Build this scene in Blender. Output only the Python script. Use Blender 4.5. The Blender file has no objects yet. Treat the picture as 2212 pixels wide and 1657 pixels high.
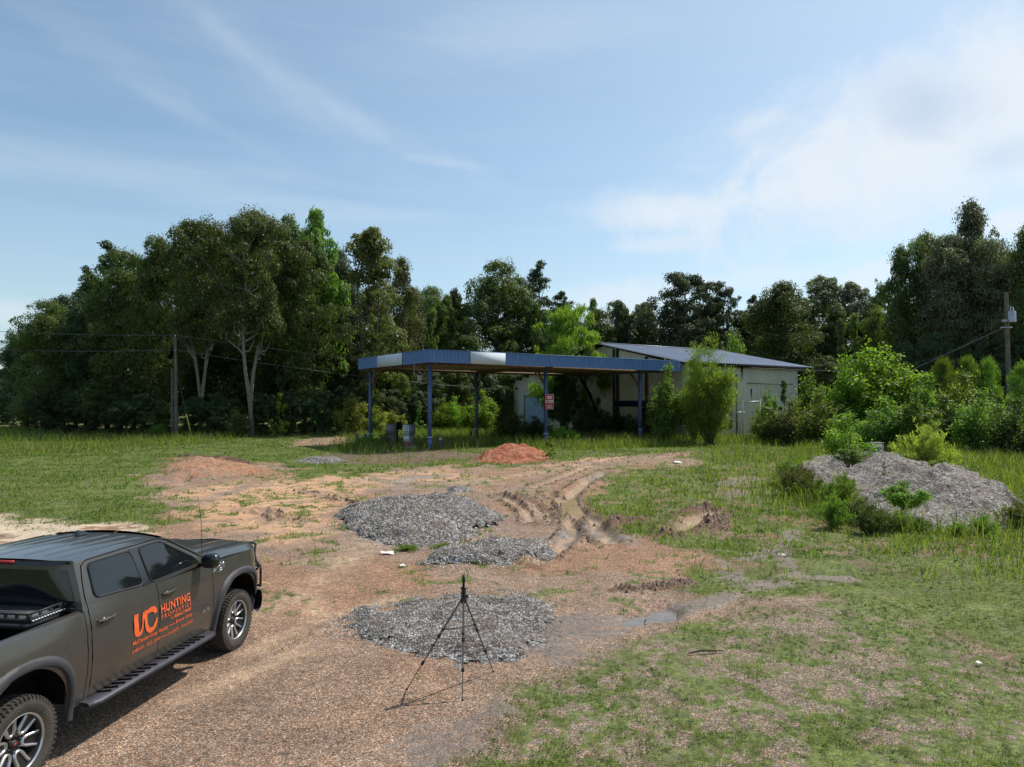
import bpy, math, random
import numpy as np
from math import sin, cos, pi, radians, sqrt, atan2
from mathutils import Vector, Matrix

SC = bpy.context.scene
COL = SC.collection
F0, CX, CY, Y0, CAMH = 1534.0, 1106.0, 828.5, 870.0, 3.5     # camera as surveyed from the photograph
PITCH = math.atan((Y0 - CY) / F0)

def ray(px, py):
    c = (px - CX) / F0; u = (CY - py) / F0
    return np.array([c, cos(PITCH) - u * sin(PITCH), sin(PITCH) + u * cos(PITCH)])
def gpt(px, py, z=0.0):
    d = ray(px, py); t = (z - CAMH) / d[2]
    return np.array([d[0] * t, d[1] * t])
def at(px, py, Y):
    d = ray(px, py); t = Y / d[1]
    return np.array([d[0] * t, Y, CAMH + d[2] * t])
def topx(x, y, z=0.0):
    z = z - CAMH
    yc = np.maximum(y * cos(PITCH) + z * sin(PITCH), 0.3); zc = -y * sin(PITCH) + z * cos(PITCH)
    return CX + F0 * x / yc, CY - F0 * zc / yc

# ---------------------------------------------------------------- object helpers
def tag(o, label=None, cat=None, group=None, kind=None):
    if label: o['label'] = label
    if cat: o['category'] = cat
    if group: o['group'] = group
    if kind: o['kind'] = kind
    return o
def empty(name, loc=(0, 0, 0), rz=0, label=None, cat=None, group=None):
    o = bpy.data.objects.new(name, None); COL.objects.link(o)
    o.location = loc; o.rotation_euler = (0, 0, rz); o.empty_display_size = 0.3
    return tag(o, label, cat, group)
def copy_tree(o, parent=None):
    c = o.copy(); COL.objects.link(c)
    if parent: c.parent = parent
    for ch in list(o.children): copy_tree(ch, c)
    return c
def npmesh(name, V, Fs, mats, smooth=False):
    V = np.asarray(V, dtype=np.float32).reshape(-1, 3)
    me = bpy.data.meshes.new(name)
    me.vertices.add(len(V)); me.vertices.foreach_set('co', V.ravel())
    loops = []; starts = []; tot = []; n = 0
    for F in Fs:
        F = np.asarray(F, dtype=np.int32)
        if len(F) == 0: continue
        k = F.shape[1]
        loops.append(F.ravel()); starts.append(n + np.arange(len(F)) * k); n += F.size
    loops = np.concatenate(loops); starts = np.concatenate(starts)
    me.loops.add(len(loops)); me.loops.foreach_set('vertex_index', loops)
    me.polygons.add(len(starts)); me.polygons.foreach_set('loop_start', starts.astype(np.int32))
    if smooth: me.polygons.foreach_set('use_smooth', np.ones(len(starts), dtype=bool))
    for m in (mats if isinstance(mats, (list, tuple)) else [mats]): me.materials.append(m)
    me.update(calc_edges=True)
    return me
def link(name, me, parent=None, loc=None):
    o = bpy.data.objects.new(name, me); COL.objects.link(o)
    if parent: o.parent = parent
    if loc is not None: o.location = loc
    return o

class MB:
    """collects shapes that become ONE mesh"""
    def __init__(s): s.V = []; s.F = {}; s.n = 0
    def add(s, V, F):
        V = np.asarray(V, float).reshape(-1, 3); s.V.append(V)
        for f in F: s.F.setdefault(len(f), []).append([i + s.n for i in f])
        s.n += len(V); return s
    def box(s, c, size, rz=0, M=None):
        hx, hy, hz = [a / 2 for a in size]
        v = np.array([(x, y, z) for z in (-hz, hz) for y in (-hy, hy) for x in (-hx, hx)])
        if rz: v = v @ np.array([[cos(rz), sin(rz), 0], [-sin(rz), cos(rz), 0], [0, 0, 1]])
        if M is not None: v = v @ np.array(M.to_3x3()).T
        return s.add(v + np.array(c), [(0, 2, 3, 1), (4, 5, 7, 6), (0, 1, 5, 4), (2, 6, 7, 3), (0, 4, 6, 2), (1, 3, 7, 5)])
    def beam(s, a, b, w, h):
        a = Vector(a); b = Vector(b); d = b - a; L = d.length
        q = d.to_track_quat('Y', 'Z').to_matrix()
        return s.box((a + b) / 2, (w, L, h), M=q)
    def tube(s, pts, r, n=8, cap=True, squash=None):
        pts = [Vector(p) for p in pts]; m = len(pts)
        rr = r if isinstance(r, (list, tuple, np.ndarray)) else [r] * m
        V = []; up = None
        for i, p in enumerate(pts):
            t = (pts[min(i + 1, m - 1)] - pts[max(i - 1, 0)]).normalized()
            if up is None:
                up = Vector((0, 0, 1)) if abs(t.z) < .9 else Vector((1, 0, 0))
            a = t.cross(up).normalized(); b = a.cross(t).normalized(); up = b
            for k in range(n):
                th = 2 * pi * k / n
                V.append(p + a * (cos(th) * rr[i]) + b * (sin(th) * rr[i] * (squash or 1)))
        Fc = [(i * n + k, i * n + (k + 1) % n, (i + 1) * n + (k + 1) % n, (i + 1) * n + k) for i in range(m - 1) for k in range(n)]
        if cap: Fc += [tuple(range(n))[::-1], tuple((m - 1) * n + k for k in range(n))]
        return s.add([tuple(v) for v in V], Fc)
    def lathe(s, prof, n=48, axis='x', c=(0, 0, 0)):
        """prof: (offset along axis, radius)"""
        V = []
        for a, r in prof:
            for k in range(n):
                th = 2 * pi * k / n
                V.append((a, r * cos(th), r * sin(th)) if axis == 'x' else (r * cos(th), r * sin(th), a))
        m = len(prof)
        Fc = [(i * n + k, i * n + (k + 1) % n, (i + 1) * n + (k + 1) % n, (i + 1) * n + k) for i in range(m - 1) for k in range(n)]
        return s.add(np.array(V) + np.array(c), Fc)
    def grid(s, fn, nu, nv):
        V = [fn(i / (nu - 1), j / (nv - 1)) for i in range(nu) for j in range(nv)]
        return s.add(V, [(i * nv + j, (i + 1) * nv + j, (i + 1) * nv + j + 1, i * nv + j + 1) for i in range(nu - 1) for j in range(nv - 1)])
    def poly(s, pts, fn, thick=None):
        """flat polygon given in 2d, mapped by fn(u, v, w)"""
        n = len(pts); V = [fn(u, v, 0) for u, v in pts]
        if thick is None: return s.add(V, [tuple(range(n))])
        V += [fn(u, v, thick) for u, v in pts]
        return s.add(V, [tuple(range(n))[::-1], tuple(range(n, 2 * n))] + [(i, (i + 1) % n, n + (i + 1) % n, n + i) for i in range(n)])
    def build(s, name, mat, parent=None, smooth=False, loc=None):
        V = np.concatenate(s.V)
        me = npmesh(name, V, [np.array(f) for f in s.F.values()], mat, False)
        me.validate()
        if smooth: me.shade_smooth() if hasattr(me, 'shade_smooth') else None
        o = link(name, me, parent, loc)
        if smooth == 'auto' or smooth is True:
            me.polygons.foreach_set('use_smooth', np.ones(len(me.polygons), dtype=bool))
            try: me.set_sharp_from_angle(angle=radians(38))
            except Exception: pass
        return o

# ---------------------------------------------------------------- numpy noise
def _h(ix, iy, seed):
    n = (ix.astype(np.int64) * 374761393 + iy.astype(np.int64) * 668265263 + seed * 982451653) & 0x7fffffff
    n = ((n ^ (n >> 13)) * 1274126177) & 0x7fffffff
    return ((n ^ (n >> 16)) & 0xffff) / 65535.0
def vn(x, y, seed=0):
    x = np.asarray(x, float); y = np.asarray(y, float)
    ix = np.floor(x); iy = np.floor(y); fx = x - ix; fy = y - iy
    fx = fx * fx * (3 - 2 * fx); fy = fy * fy * (3 - 2 * fy)
    a = _h(ix, iy, seed); b = _h(ix + 1, iy, seed); c = _h(ix, iy + 1, seed); d = _h(ix + 1, iy + 1, seed)
    return (a * (1 - fx) + b * fx) * (1 - fy) + (c * (1 - fx) + d * fx) * fy
def fbm(x, y, o=4, seed=0):
    x = np.asarray(x, float); y = np.asarray(y, float); r = 0; a = .5; t = 0
    for i in range(o):
        r = r + a * vn(x, y, seed + i * 17); t += a; a *= .5
        x, y = x * 1.9 + y * .6 + 3.1, y * 1.9 - x * .6 + 7.7
    return r / t
def sst(a, b, x):
    t = np.clip((x - a) / (b - a), 0, 1); return t * t * (3 - 2 * t)

# ---------------------------------------------------------------- materials
def newmat(name):
    m = bpy.data.materials.new(name); m.use_nodes = True
    nt = m.node_tree; nt.nodes.clear()
    return m, nt
class NT:
    def __init__(s, nt): s.nt = nt
    def n(s, t, **kw):
        nd = s.nt.nodes.new(t)
        for k, v in kw.items():
            if k.startswith('i_'):
                key = k[2:]; key = int(key) if key.isdigit() else key.replace('_', ' ')
                s.set(nd.inputs[key], v)
            else: setattr(nd, k, v)
        return nd
    def set(s, inp, v):
        if isinstance(v, bpy.types.NodeSocket): s.nt.links.new(v, inp)
        elif isinstance(v, bpy.types.Node): s.nt.links.new(v.outputs[0], inp)
        else:
            if hasattr(inp.default_value, '__len__') and len(inp.default_value) == 4 and len(v) == 3: v = (*v, 1)
            inp.default_value = v
    def math(s, op, a, b=None, c=None, clamp=False):
        nd = s.nt.nodes.new('ShaderNodeMath'); nd.operation = op; nd.use_clamp = clamp
        s.set(nd.inputs[0], a)
        if b is not None: s.set(nd.inputs[1], b)
        if c is not None: s.set(nd.inputs[2], c)
        return nd.outputs[0]
    def vm(s, op, a, b=None, out=0):
        nd = s.nt.nodes.new('ShaderNodeVectorMath'); nd.operation = op
        s.set(nd.inputs[0], a)
        if b is not None: s.set(nd.inputs[1], b)
        return nd.outputs[out]
    def mix(s, fac, a, b, bt='MIX'):
        nd = s.nt.nodes.new('ShaderNodeMix'); nd.data_type = 'RGBA'; nd.blend_type = bt
        s.set(nd.inputs[0], fac); s.set(nd.inputs[6], a); s.set(nd.inputs[7], b)
        return nd.outputs[2]
    def ramp(s, fac, stops, interp='LINEAR'):
        nd = s.nt.nodes.new('ShaderNodeValToRGB'); cr = nd.color_ramp; cr.interpolation = interp
        while len(cr.elements) < len(stops): cr.elements.new(.5)
        for e, (p, c) in zip(cr.elements, stops):
            e.position = p; e.color = (*c, 1) if len(c) == 3 else c
        s.set(nd.inputs[0], fac); return nd.outputs[0]
    def noise(s, vec, scale, detail=4, rough=.55, dist=0, out=0):
        nd = s.nt.nodes.new('ShaderNodeTexNoise')
        if vec is not None: s.set(nd.inputs['Vector'], vec)
        nd.inputs['Scale'].default_value = scale; nd.inputs['Detail'].default_value = detail
        nd.inputs['Roughness'].default_value = rough; nd.inputs['Distortion'].default_value = dist
        return nd.outputs[out]
    def vor(s, vec, scale, out='Color', feature='F1'):
        nd = s.nt.nodes.new('ShaderNodeTexVoronoi'); nd.feature = feature
        if vec is not None: s.set(nd.inputs['Vector'], vec)
        nd.inputs['Scale'].default_value = scale
        return nd.outputs[out]
def finish(T, surf):
    o = T.n('ShaderNodeOutputMaterial'); T.nt.links.new(surf.outputs[0], o.inputs[0])
def P(name, col, rough=.6, metal=0, var=.12, scale=6, bump=0, bscale=30, coat=0, spec=.5, streak=0, dirt=None):
    """general painted / plain surface with a little procedural wear"""
    m, nt = newmat(name); T = NT(nt)
    tc = T.n('ShaderNodeTexCoord').outputs['Object']
    nz = T.noise(tc, scale, 5, .6)
    c2 = tuple(max(0, a * (1 - var)) for a in col); c3 = tuple(min(1, a * (1 + var)) for a in col)
    c = T.ramp(nz, [(.3, c2), (.7, c3)])
    if streak:
        mp = T.n('ShaderNodeMapping'); T.set(mp.inputs[0], tc); mp.inputs['Scale'].default_value = (5, 5, .35)
        sn = T.noise(mp.outputs[0], 1.6, 5, .7)
        c = T.mix(T.ramp(sn, [(.5, (0, 0, 0)), (.75, (streak,) * 3)]), c, dirt or (.2, .16, .12))
    b = T.n('ShaderNodeBsdfPrincipled'); T.set(b.inputs['Base Color'], c)
    b.inputs['Metallic'].default_value = metal; b.inputs['Specular IOR Level'].default_value = spec
    T.set(b.inputs['Roughness'], T.math('MULTIPLY_ADD', nz, .2, rough - .1))
    b.inputs['Coat Weight'].default_value = coat; b.inputs['Coat Roughness'].default_value = .06
    if bump:
        bn = T.n('ShaderNodeBump'); bn.inputs['Strength'].default_value = bump; bn.inputs['Distance'].default_value = .02
        T.set(bn.inputs['Height'], T.noise(tc, bscale, 4, .6)); T.set(b.inputs['Normal'], bn.outputs[0])
    finish(T, b); return m

def leafmat(name, a, b_, c, trans=.35, spec=.25, rough=.5, dry=None):
    """foliage: colour varies leaf by leaf and tree by tree, light passes through"""
    m, nt = newmat(name); T = NT(nt)
    g = T.n('ShaderNodeNewGeometry'); oi = T.n('ShaderNodeObjectInfo')
    tc = T.n('ShaderNodeTexCoord').outputs['Object']
    big = T.noise(tc, .45, 3, .6)
    v = T.math('ADD', T.math('MULTIPLY', g.outputs['Random Per Island'], .55), T.math('MULTIPLY', big, .5))
    stops = [(.15, a), (.5, b_), (.88, c)]
    if dry: stops = [(.1, a), (.45, b_), (.8, c), (.93, dry)]
    col = T.ramp(v, stops)
    hs = T.n('ShaderNodeHueSaturation'); T.set(hs.inputs['Color'], col)
    T.set(hs.inputs['Value'], T.math('MULTIPLY_ADD', oi.outputs['Random'], .55, .75))
    T.set(hs.inputs['Hue'], T.math('MULTIPLY_ADD', oi.outputs['Random'], .04, .476))
    d = T.n('ShaderNodeBsdfPrincipled'); T.set(d.inputs['Base Color'], hs.outputs[0])
    d.inputs['Roughness'].default_value = rough; d.inputs['Specular IOR Level'].default_value = spec
    t = T.n('ShaderNodeBsdfTranslucent')
    T.set(t.inputs[0], T.mix(.5, hs.outputs[0], (.35, .5, .04), 'MIX') if False else T.mix(1.0, hs.outputs[0], (1.5, 1.7, .6), 'MULTIPLY'))
    mx = T.n('ShaderNodeMixShader'); mx.inputs[0].default_value = trans
    nt.links.new(d.outputs[0], mx.inputs[1]); nt.links.new(t.outputs[0], mx.inputs[2])
    finish(T, mx); return m

def grassmat(name, stops, trans=.4, fine=5.5):
    """grass and herbs: hue and depth change from tuft to tuft, as plants do, and a little from blade to blade"""
    m, nt = newmat(name); T = NT(nt)
    g = T.n('ShaderNodeNewGeometry'); tc = T.n('ShaderNodeTexCoord').outputs['Object']
    v = T.math('ADD', T.math('MULTIPLY', g.outputs['Random Per Island'], .34), T.math('ADD', T.math('MULTIPLY', T.noise(tc, fine, 3, .6), .42), T.math('MULTIPLY', T.noise(tc, .7, 4, .6), .42)))
    v = T.math('MULTIPLY_ADD', v, 2.1, -.72)
    col = T.ramp(v, stops)
    d = T.n('ShaderNodeBsdfPrincipled'); T.set(d.inputs['Base Color'], col); d.inputs['Roughness'].default_value = .6; d.inputs['Specular IOR Level'].default_value = .2
    t = T.n('ShaderNodeBsdfTranslucent'); T.set(t.inputs[0], T.mix(1.0, col, (1.5, 1.7, .6), 'MULTIPLY'))
    mx = T.n('ShaderNodeMixShader'); mx.inputs[0].default_value = trans
    nt.links.new(d.outputs[0], mx.inputs[1]); nt.links.new(t.outputs[0], mx.inputs[2])
    finish(T, mx); return m

def gravelmat(name, stops, scale=28, bump=.6, tint=None, spec=.3, rough=.85):
    m, nt = newmat(name); T = NT(nt)
    tc = T.n('ShaderNodeTexCoord').outputs['Object']
    w = T.vm('ADD', tc, T.vm('SCALE', T.noise(tc, 30, 2, .5, out=1), None)) if False else tc
    vo = T.n('ShaderNodeTexVoronoi'); T.set(vo.inputs['Vector'], w); vo.inputs['Scale'].default_value = scale
    v2 = T.n('ShaderNodeTexVoronoi'); T.set(v2.inputs['Vector'], w); v2.inputs['Scale'].default_value = scale * .41
    val = T.n('ShaderNodeSeparateColor'); T.set(val.inputs[0], vo.outputs['Color'])
    val2 = T.n('ShaderNodeSeparateColor'); T.set(val2.inputs[0], v2.outputs['Color'])
    mixv = T.math('ADD', T.math('MULTIPLY', val.outputs[0], .6), T.math('MULTIPLY', val2.outputs[1], .4))
    mixv = T.math('ADD', mixv, T.math('MULTIPLY', T.math('SUBTRACT', T.noise(tc, 1.3, 3, .6), .5), .5))
    col = T.ramp(mixv, stops)
    if tint: col = T.mix(T.ramp(T.noise(tc, 2.2, 4, .6), [(.48, (0, 0, 0)), (.68, (.75, .75, .75))]), col, tint)
    b = T.n('ShaderNodeBsdfPrincipled'); T.set(b.inputs['Base Color'], col)
    b.inputs['Roughness'].default_value = rough; b.inputs['Specular IOR Level'].default_value = spec
    bn = T.n('ShaderNodeBump'); bn.inputs['Strength'].default_value = bump; bn.inputs['Distance'].default_value = .04
    T.set(bn.inputs['Height'], T.math('ADD', vo.outputs['Distance'], v2.outputs['Distance']))
    bn.invert = True
    T.set(b.inputs['Normal'], bn.outputs[0])
    finish(T, b); return m
SKY_R, SKY_G, SKY_B = 1.42, 1.52, 1.40
VEIL_R, VEIL_G, VEIL_B = 5.5, 6.7, 7.9
CL_R, CL_G, CL_B = 7.7, 8.2, 8.8
HOLE_R, HOLE_G, HOLE_B = 4.9, 6.1, 7.9
# ================================================================= camera, sun, sky
cam = bpy.data.cameras.new('camera'); cam.sensor_width = 36; cam.lens = 36 * F0 / 2212
cam.clip_start = .1; cam.clip_end = 6000
camo = bpy.data.objects.new('camera', cam); COL.objects.link(camo)
camo.location = (0, 0, CAMH); camo.rotation_euler = (pi / 2 + PITCH, 0, 0); SC.camera = camo

SUN_AZ, SUN_EL = radians(57), radians(54)            # azimuth clockwise from +Y
sdir = Vector((sin(SUN_AZ) * cos(SUN_EL), cos(SUN_AZ) * cos(SUN_EL), sin(SUN_EL)))
sl = bpy.data.lights.new('sun', 'SUN'); sl.energy = 4.4; sl.angle = radians(.6); sl.color = (1, .94, .84)
so = bpy.data.objects.new('sun', sl); COL.objects.link(so)
so.rotation_euler = sdir.to_track_quat('Z', 'Y').to_euler(); so.location = (60, 40, 80)

world = bpy.data.worlds.new('World'); SC.world = world; world.use_nodes = True
nt = world.node_tree; nt.nodes.clear(); T = NT(nt)
sky = T.n('ShaderNodeTexSky', sky_type='NISHITA'); sky.sun_disc = False
sky.sun_elevation = SUN_EL; sky.sun_rotation = SUN_AZ; sky.altitude = 60
sky.air_density = 1.0; sky.dust_density = 1.2; sky.ozone_density = 2.0
D = T.n('ShaderNodeTexCoord').outputs['Generated']
def dotv(v): return T.vm('DOT_PRODUCT', D, tuple(float(a) for a in v), out=1)
sep = T.n('ShaderNodeSeparateXYZ'); T.set(sep.inputs[0], D)
zz = T.math('ADD', T.math('MAXIMUM', sep.outputs[2], 0), .16)
pc = T.n('ShaderNodeCombineXYZ'); T.set(pc.inputs[0], T.math('DIVIDE', sep.outputs[0], zz)); T.set(pc.inputs[1], T.math('DIVIDE', sep.outputs[1], zz))
pl = pc.outputs[0]
puff = T.noise(pl, 2.6, 9, .62, .4)
puff2 = T.noise(D, 11, 9, .64, .5)
soft = T.noise(pl, 1.1, 5, .5)
mp = T.n('ShaderNodeMapping'); T.set(mp.inputs[0], D); mp.inputs['Rotation'].default_value = (0, radians(24), 0); mp.inputs['Scale'].default_value = (1.6, 1.6, 15)
streaks = T.noise(mp.outputs[0], 1.5, 7, .62, .5)
mp3 = T.n('ShaderNodeMapping'); T.set(mp3.inputs[0], D); mp3.inputs['Scale'].default_value = (2.2, 2.2, 22)
layers = T.noise(mp3.outputs[0], 1.3, 6, .6, .4)
def blob(px, py, rx, ry, rot, edge, nz, namp, soften=.5):
    """a cloud seen in one direction of the sky: rx, ry are angular radii"""
    d0 = ray(px, py); d0 = d0 / np.linalg.norm(d0)
    r0 = np.cross(d0, (0, 0, 1)); r0 /= np.linalg.norm(r0); u0 = np.cross(r0, d0)
    c, s_ = cos(radians(rot)), sin(radians(rot))
    r1 = r0 * c + u0 * s_; u1 = -r0 * s_ + u0 * c
    a = T.math('DIVIDE', dotv(r1), rx / F0); b = T.math('DIVIDE', dotv(u1), ry / F0)
    r = T.math('SQRT', T.math('ADD', T.math('MULTIPLY', a, a), T.math('MULTIPLY', b, b)))
    r = T.math('ADD', r, T.math('MULTIPLY', T.math('SUBTRACT', nz, .5), -namp))
    front = T.math('GREATER_THAN', dotv(d0), 0)
    mr = T.n('ShaderNodeMapRange', interpolation_type='SMOOTHSTEP'); T.set(mr.inputs[0], r)
    mr.inputs[1].default_value = 1 + soften * .4; mr.inputs[2].default_value = 1 - soften; mr.inputs[3].default_value = 0; mr.inputs[4].default_value = edge
    return T.math('MULTIPLY', mr.outputs[0], front)
def comb(vals):
    r = vals[0]
    for v in vals[1:]: r = T.math('SUBTRACT', T.math('ADD', r, v), T.math('MULTIPLY', r, v))
    return r
white = comb([
    blob(2120, 200, 430, 120, 8, .8, puff2, 1.6, .95), blob(1990, 300, 330, 130, 16, .6, puff2, 2.2, .98), blob(1960, 420, 420, 90, 4, .35, puff2, 2.4, .98),
    blob(2150, 330, 260, 120, 0, .4, puff2, 2.0, .98), blob(1620, 420, 200, 50, 12, .3, puff2, 2.6, .98),
    blob(1560, 440, 300, 34, 3, .42, puff2, 2.6, .95), blob(1400, 455, 190, 48, -2, .38, puff2, 2.4, .9),
    blob(1420, 528, 110, 20, 0, .45, puff2, 1.6, .8), blob(1650, 262, 60, 22, 8, .4, puff2, 1.8, .9),
    blob(1340, 640, 180, 38, 4, .5, puff2, 2.0, .9), blob(1660, 600, 200, 26, 4, .4, puff2, 2.0, .9),
    blob(1870, 596, 75, 26, 18, .6, puff2, 1.5, .7), blob(2195, 480, 55, 34, 0, .75, puff2, 1.2, .5),
    blob(15, 672, 80, 30, 0, .35, puff2, 1.5, .9), blob(1150, 60, 300, 60, 4, .16, puff, 2.0, .9),
    blob(600, 165, 400, 60, -32, .07, puff2, 2.6, .98), blob(520, 110, 220, 22, -34, .09, puff2, 2.4, .98), blob(860, 300, 240, 30, -22, .09, puff2, 2.6, .98), blob(700, 215, 200, 20, -28, .08, puff2, 2.4, .98),
    blob(240, 130, 330, 30, -24, .06, puff2, 2.8, .98), blob(420, 250, 220, 14, -20, .06, puff2, 2.4, .98), blob(960, 350, 90, 12, -6, .16, puff2, 2.0, .98),
    blob(460, 410, 560, 40, -2, .16, layers, 2.6, .98)])
holes = comb([blob(2010, 225, 105, 60, -15, .75, puff2, 2.0, .98), blob(2190, 330, 70, 30, 0, .35, puff, 1.2, .9)])
veil = T.math('MULTIPLY', T.ramp(T.math('ADD', T.math('MULTIPLY', layers, .6), T.math('MULTIPLY', streaks, .4)), [(.34, (0, 0, 0)), (.8, (1, 1, 1))]), .24)
# general brightening of thin high cloud towards the sun's side
sunn = T.math('MAXIMUM', dotv(sdir), 0)
glow = T.math('MULTIPLY', T.math('POWER', sunn, 3.0), .42)
lowz = T.ramp(sep.outputs[2], [(0, (.42,) * 3), (.30, (0, 0, 0))])
k = T.math('ADD', veil, glow, clamp=True)
k = comb([k, T.math('MULTIPLY', lowz, .8)])
skyc = T.vm('MULTIPLY', sky.outputs[0], (SKY_R, SKY_G, SKY_B))
c1_ = T.mix(k, skyc, (VEIL_R, VEIL_G, VEIL_B))
c2_ = T.mix(white, c1_, (CL_R, CL_G, CL_B))
c3_ = T.mix(holes, c2_, (HOLE_R, HOLE_G, HOLE_B))
bg = T.n('ShaderNodeBackground'); T.set(bg.inputs[0], c3_); bg.inputs[1].default_value = .1
wo = T.n('ShaderNodeOutputWorld'); nt.links.new(bg.outputs[0], wo.inputs[0])
SC.view_settings.view_transform = 'Standard'; SC.view_settings.look = 'None'; SC.view_settings.exposure = .12; SC.view_settings.gamma = 1
SC.cycles.max_bounces = 6; SC.cycles.diffuse_bounces = 3; SC.cycles.glossy_bounces = 3; SC.cycles.transmission_bounces = 4; SC.cycles.transparent_max_bounces = 6

# ================================================================= ground description
def polymask(px, py, poly, soft):
    """1 inside the outline, soft edge"""
    px = np.asarray(px, float); py = np.asarray(py, float)
    n = len(poly); inside = np.zeros(px.shape, bool); dmin = np.full(px.shape, 1e9)
    for i in range(n):
        x1, y1 = poly[i]; x2, y2 = poly[(i + 1) % n]
        cond = ((y1 > py) != (y2 > py)) & (px < (x2 - x1) * (py - y1) / ((y2 - y1) or 1e-9) + x1)
        inside ^= cond
        dx, dy = x2 - x1, y2 - y1; L = dx * dx + dy * dy + 1e-12
        t = np.clip(((px - x1) * dx + (py - y1) * dy) / L, 0, 1)
        dmin = np.minimum(dmin, np.hypot(px - x1 - t * dx, py - y1 - t * dy))
    sd = np.where(inside, dmin, -dmin)
    return sst(-soft, soft, sd)
def W(poly): return [tuple(gpt(*p)) for p in poly]
def strokemask(x, y, pts, width, soft=.5):
    """world-space stroke; returns distance / half width"""
    d = np.full(x.shape, 1e9)
    for (x1, y1), (x2, y2) in zip(pts[:-1], pts[1:]):
        dx, dy = x2 - x1, y2 - y1; L = dx * dx + dy * dy + 1e-12
        t = np.clip(((x - x1) * dx + (y - y1) * dy) / L, 0, 1)
        d = np.minimum(d, np.hypot(x - x1 - t * dx, y - y1 - t * dy))
    return d / (width / 2)
# outlines read off the photograph, turned into metres on the ground
BARE = W([(0, 1135), (150, 1128), (330, 1150), (420, 1110), (330, 1075), (330, 1020), (350, 1000), (470, 985), (600, 1000), (640, 1040), (760, 1022), (900, 1008), (1040, 1012), (1180, 1000), (1280, 990), (1420, 985), (1500, 985), (1480, 1005), (1330, 1010), (1270, 1040), (1240, 1090), (1330, 1165), (1420, 1150), (1480, 1175), (1560, 1200), (1530, 1240), (1440, 1275), (1560, 1290), (1700, 1265), (1700, 1285), (1500, 1340), (1420, 1380), (1280, 1430), (1150, 1490), (1090, 1600), (1000, 1657), (900, 1760), (-900, 1800), (-600, 1300)])
SAND = W([(-300, 1150), (0, 1118), (120, 1112), (300, 1130), (340, 1150), (250, 1175), (0, 1200), (-300, 1240)])
ORANGE = W([(360, 1050), (600, 1032), (760, 1022), (1000, 1010), (1060, 1030), (900, 1040), (760, 1060), (700, 1085), (760, 1110), (700, 1160), (620, 1180), (500, 1170), (440, 1120), (420, 1075)])
ORANGE2 = W([(1140, 1010), (1200, 996), (1300, 984), (1340, 994), (1250, 1008)])
BANK = W([(345, 992), (420, 985), (500, 992), (580, 1018), (560, 1030), (480, 1028), (380, 1036), (345, 1015)])
BANKTAN = W([(620, 950), (720, 942), (790, 952), (700, 962), (630, 960)])
GREEN1 = W([(250, 960), (420, 945), (560, 935), (760, 930), (560, 960), (350, 985), (250, 985)])   # bright mown-looking strip
PATCHY = W([(1090, 1600), (1150, 1490), (1420, 1380), (1560, 1330), (1700, 1280), (1850, 1290), (2000, 1350), (2212, 1420), (2700, 1500), (2900, 2300), (300, 2300), (900, 1760)])
GPATCH1 = W([(1560, 1350), (1700, 1290), (1780, 1330), (1680, 1400), (1560, 1480), (1470, 1470)])
GPATCH2 = W([(1700, 1440), (1850, 1400), (2000, 1430), (1960, 1490), (1800, 1500)])
GPATCH3 = W([(1330, 1560), (1420, 1500), (1480, 1560), (1420, 1657), (1300, 1657)])
GSCAT = W([(720, 1110), (800, 1050), (1000, 1050), (1080, 1110), (1080, 1150), (960, 1200), (850, 1190)])
GREY1 = W([(790, 1028), (900, 1022), (940, 1042), (860, 1055), (800, 1048)])
GREY2 = W([(640, 985), (700, 978), (760, 990), (690, 1000)])
GREY3 = W([(1180, 1330), (1350, 1310), (1420, 1330), (1360, 1390), (1240, 1430), (1140, 1400), (1150, 1370)])
GREY4 = W([(960, 1570), (1060, 1540), (1120, 1500), (1160, 1490), (1090, 1560), (1040, 1620), (960, 1657), (860, 1640)])
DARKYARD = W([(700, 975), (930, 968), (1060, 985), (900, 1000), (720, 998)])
RUTS = [([(1160, 1000), (1240, 1008), (1330, 995), (1420, 985), (1510, 980)], .55), ([(1310, 1018), (1268, 1036), (1235, 1062), (1222, 1085), (1245, 1105), (1285, 1130), (1300, 1150), (1318, 1172)], .5),
        ([(1262, 1012), (1205, 1030), (1150, 1050)], .4), ([(1180, 1060), (1215, 1082), (1230, 1110)], .35),
        ([(1075, 1068), (1115, 1085), (1145, 1105), (1150, 1128)], .45), ([(1100, 1062), (1145, 1080), (1172, 1105), (1180, 1130)], .35),
        ([(1235, 1120), (1240, 1150), (1215, 1175), (1160, 1215)], .4), ([(1540, 1104), (1500, 1122), (1470, 1150)], .75),
        ([(640, 1060), (720, 1075), (790, 1090)], .3), ([(560, 1100), (610, 1120), (660, 1125)], .3)]
RUTS = [([tuple(gpt(*p)) for p in pts], w) for pts, w in RUTS]
RIDGES = [([(1315, 1140), (1350, 1130), (1385, 1128)], .5, .17), ([(1430, 1158), (1490, 1150), (1560, 1135)], .45, .16), ([(1480, 1110), (1530, 1098)], .35, .12), ([(1530, 1148), (1560, 1128), (1575, 1118)], .3, .12),
          ([(395, 988), (470, 990), (540, 1004)], .6, .1), ([(1330, 1275), (1430, 1268), (1490, 1258)], .25, .05)]
RIDGES = [([tuple(gpt(*p)) for p in pts], w, h) for pts, w, h in RIDGES]
WETS = [([(1180, 1380), (1290, 1365), (1360, 1335), (1440, 1318), (1530, 1300), (1600, 1280), (1700, 1255), (1830, 1255)], .28), ([(1700, 1255), (1690, 1190), (1712, 1150)], .22), ([(1560, 1215), (1575, 1250)], .3),
        ([(1620, 1205), (1660, 1185)], .3), ([(1570, 1045), (1620, 1030)], .6), ([(1560, 1075), (1600, 1060)], .5), ([(1200, 1165), (1260, 1150), (1330, 1165)], .7)]
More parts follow.
